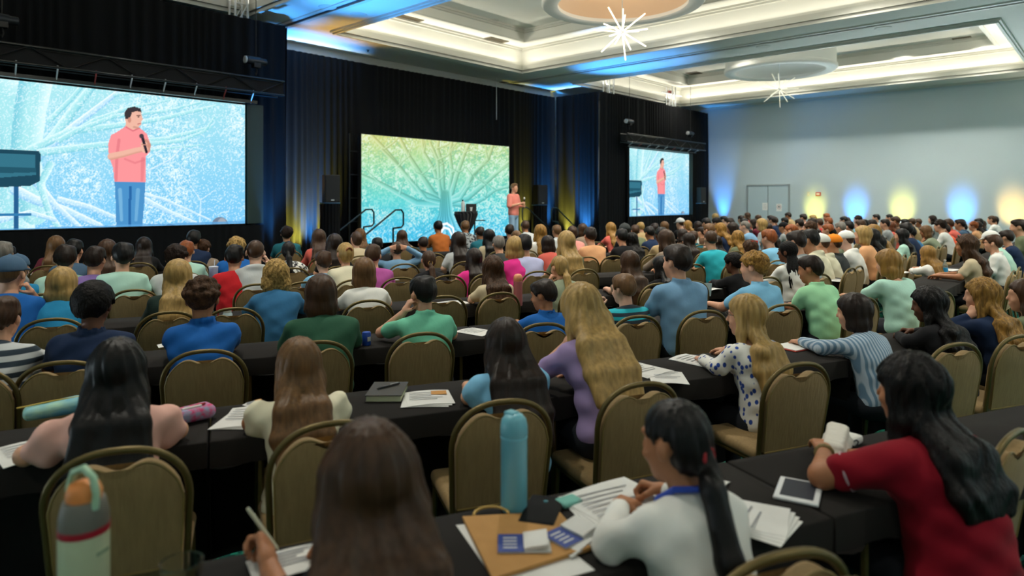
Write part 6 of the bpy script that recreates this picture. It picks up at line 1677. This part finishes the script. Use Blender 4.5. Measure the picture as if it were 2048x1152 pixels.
# mint flask with a carrying loop
Y = 1.55; x, y = cxy((168 - 1024) / FPX * Y, Y); o = empty('water_bottle', (x, y, TZ), R(30), 'mint green flask with a red band, orange spout and carrying loop', 'bottle')
r = .052
MB().lathe([(r * .92, 0), (r, .01), (r, .235)], 32).obj('flask', mat('flask_mint', 'cdd6b2', .35), o, smooth=True)
MB().lathe([(r * 1.015, .235), (r * 1.015, .25)], 32).obj('red_band', mat('band_red', 'a5182c', .4), o, smooth=True)
MB().lathe([(r, .25), (r * .98, .275), (r * .86, .305), (r * .8, .31), (.01, .312)], 32).obj('lid', mat('lid_grey', '6d6a60', .5), o, smooth=True)
MB().lathe([(.036, .305), (.038, .325), (.03, .345), (.012, .352)], 20).obj('spout', mat('spout_orange', 'e08a44', .5), o, smooth=True)
MB().tube([(-.012, -.042, .295), (-.012, -.045, .33), (-.01, -.035, .365), (-.005, -.005, .382), (0, .028, .368), (0, .040, .335), (0, .042, .30)], .0085, 10).obj('carrying_loop', mat('loop_mint', 'a9cfae', .45), o, smooth=True)
MB().box(-.016, .016, -r - .0012, -r + .002, .19, .197).obj('embossed_mark', mat('mark_grey', '8aa083', .5), o)
# clear cup
p = cxy((363 - 1024) / FPX * 1.60, 1.60); o = empty('plastic_cup', (*p, TZ), 0, 'clear plastic cup with water on the nearest table', 'cup')
M_CLEAR = mat('clear_plastic', 'f4f8f8', .08, trans=1.0); M_CLEAR.node_tree.nodes['Principled BSDF'].inputs['IOR'].default_value = 1.2
MB().lathe([(.033, .002), (.047, .135), (.049, .137), (.045, .137), (.0315, .005), (.001, .005)], 28).obj('cup_wall', M_CLEAR, o, smooth=True)
MB().lathe([(.030, .008), (.041, .085), (.001, .086)], 24).obj('water', mat('water', 'dff0f0', .02, trans=1.0), o, smooth=True)
# pen in the writing hand, notebook with pen, pencil case, pouch
def pen(p0, p1, col, label, name='pen'):
    c = Vector(p0); d = Vector(p1) - c; o = empty(name, c, 0, label, 'pen', 'pens'); MB().tube([(0, 0, 0), d * .08, d * .92, d], [.0015, .0055, .0055, .004], 10).obj('barrel', mat('pen_' + col, col, .35), o, smooth=True); MB().tube([d * .6 + Vector((0, 0, .006)), d * .95 + Vector((0, 0, .007))], .0015, 5).obj('clip', M_STEEL, o); return o
bpy.context.view_layer.update()
KW = skeleton(WRITER_P); hd_ = WRITER.matrix_world @ Vector(KW['arms'][-1][1] + .088 * KW['arms'][-1][2] + np.array((.012, 0, .003))); dr = (Vector((0, 0, 1)) - Vector((RT[0], RT[1], 0)) * .62 - Vector((FW[0], FW[1], 0)) * .15).normalized()
pen(hd_ - dr * .045, hd_ + dr * .105, 'd6d3b8', 'cream pen in the writing hand at the nearest table')
p = on_table(775, 790); o = empty('notebook', p, TH_L + R(-22), 'thick dark notebook on the second row table', 'notebook')
MB().box(-.085, .085, -.12, .12, .003, .030).obj('pages', mat('page_edge', 'c7cfae', .9), o); MB().box(-.09, .09, -.125, .125, .030, .034).obj('cover', mat('notebook_dark', '36352f', .6), o); MB().box(-.09, .09, -.125, .125, 0, .003).obj('cover', mat('notebook_dark', '36352f', .6), o)
rz = TH_L + R(-22); mx = Matrix.Translation((p.x, p.y, TZ + .041)) @ Matrix.Rotation(rz, 4, 'Z'); pen(mx @ Vector((-.05, -.03, 0)), mx @ Vector((.05, .07, 0)), '141414', 'black pen lying on the dark notebook')
p = on_table(385, 842); o = empty('pencil_case', p, TH_L + R(25), 'open pink patterned pencil case beside the girl in blush pink', 'pencil case')
F = Field((-.13, -.09, -.01), (.13, .09, .12), .007); F.slab((-.06, 0, .035), (.06, .0, .035), .05, .055, .032, .034, (0, 1, 0), .02); F.ell((.0, -.0, .085), (.075, .028, .04), None, .012, True); F.d = np.maximum(F.d, -F.ax[2][None, None, :] + 0 * F.d)
m = mesh_np('case', *F.mesh()); m.materials.append(mat('case_pink', 'd0487a', .8, noise=((38, 38, 38), .25, '9aa0c0'))); link('case_body', m, o); MB().box(-.05, .04, -.012, .004, .05, .068).obj('zip_tab', M_PAP, o, bevel=.004); MB().tube([(-.06, .0, .06), (.06, .01, .065)], .006, 8).obj('pencil', mat('pencil_red', 'b02a3a', .5), o)
p = on_table(108, 832); o = empty('soft_pouch', p, TH_L + R(12), 'soft mint and blue zip pouch by the long dark hair', 'pouch')
F = Field((-.17, -.09, -.01), (.17, .09, .1), .008); F.slab((-.09, 0, .03), (.09, 0, .04), .055, .06, .028, .034, (0, 1, 0), .03); F.d = np.maximum(F.d, -F.ax[2][None, None, :] + 0 * F.d)
m = mesh_np('pouch', *F.mesh()); m.materials.append(mat('pouch_mint', 'a8d2b4', .7, noise=((9, 9, 16), .35, '4f9fc4'))); link('pouch_body', m, o); MB().tube([(-.14, 0, .06), (0, .005, .07), (.14, 0, .074)], .004, 6).obj('zip', mat('zip_yellow', 'c8a94a', .6), o)
# further bits
p = on_table(1592, 694); o = empty('red_folder', p, TH_L + R(8), 'red folder before the woman in the flowered blouse', 'folder'); MB().box(-.14, .14, -.1, .1, 0, .006).obj('cover', mat('folder_red', 'c8483a', .6), o); MB().box(-.13, .13, -.095, .095, .006, .010).obj('page', M_PAP, o)
p = on_table(1680, 690); o = empty('blue_pouch', p, TH_L, 'dark blue pouch beyond the red folder', 'pouch'); MB().box(-.06, .06, -.03, .03, 0, .04).obj('pouch_body', mat('blue_cloth', '24408c', .7), o, bevel=.014)
p = on_table(733, 690); o = empty('blue_canister', p, 0, 'small blue canister with a white label beside the man in sea green', 'canister'); MB().lathe([(.028, 0), (.03, .004), (.03, .085), (.026, .09)], 18).obj('can', mat('can_blue', '1f48a8', .4), o, smooth=True); MB().box(-.012, .012, -.0315, -.028, .03, .06).obj('tag', M_PAP, o)
p = on_table(455, 648); o = empty('glass_jar', p, 0, 'small clear jar with a pale lid beside the man in royal blue', 'jar'); MB().lathe([(.034, 0), (.038, .006), (.038, .08), (.028, .095)], 18).obj('jar_body', mat('jar_glass', 'b8ccd0', .15), o, smooth=True); MB().lathe([(.031, .095), (.031, .112)], 18).obj('lid', mat('jar_lid', 'cdd2c8', .5), o)
x, y = cxy((427 - 1024) / FPX * 7.6, 7.6); o = empty('tumbler', (x, y, TZ), 0, 'tall lavender tumbler with a straw before the stage-side rows', 'tumbler')
MB().lathe([(.034, 0), (.036, .10), (.046, .12), (.049, .23)], 22).obj('cup_wall', mat('tumbler_lav', 'a9b0d2', .4), o, smooth=True); MB().lathe([(.051, .23), (.051, .245), (.04, .25)], 22).obj('lid', mat('tumbler_lid', 'c9cede', .4), o); MB().tube([(.01, 0, .25), (.014, 0, .32)], .005, 8).obj('straw', mat('straw', 'd8dcea', .4), o)
x, y = cxy((1886 - 1024) / FPX * 8.9, 8.9)
M_BB = mat('bottle_clear', 'cfe6ea', .1, trans=.8)
p = on_b(1890, 552, 1.75); p.z = TZ; o = empty('drink_bottle', p, 0, 'clear water bottle with a bright blue label by the olive t-shirt', 'bottle'); MB().lathe([(.03, 0), (.033, .01), (.033, .14), (.014, .18), (.013, .2)], 18).obj('flask', M_BB, o, smooth=True); MB().lathe([(.034, .05), (.034, .11)], 18).obj('label_wrap', mat('label_blue', '2a9ad2', .5), o); MB().lathe([(.015, .2), (.015, .215)], 12).obj('cap', M_PAP, o)
x, y = cxy((1420 - 1024) / FPX * 7.6, 7.6); o = empty('clear_cup', (*cxy((1416 - 1024) / FPX * 7.0, 7.0), TZ), 0, 'clear cup beside the turquoise polo', 'cup'); MB().lathe([(.03, 0), (.042, .13), (.039, .13), (.028, .004)], 20).obj('cup_wall', mat('cup_frost', 'c4d6d8', .2, alpha=.55), o, smooth=True)
sheet(578, 1128, .20, .14, 8, 'white page under the hands of the woman writing at the nearest table', 1, group=None)
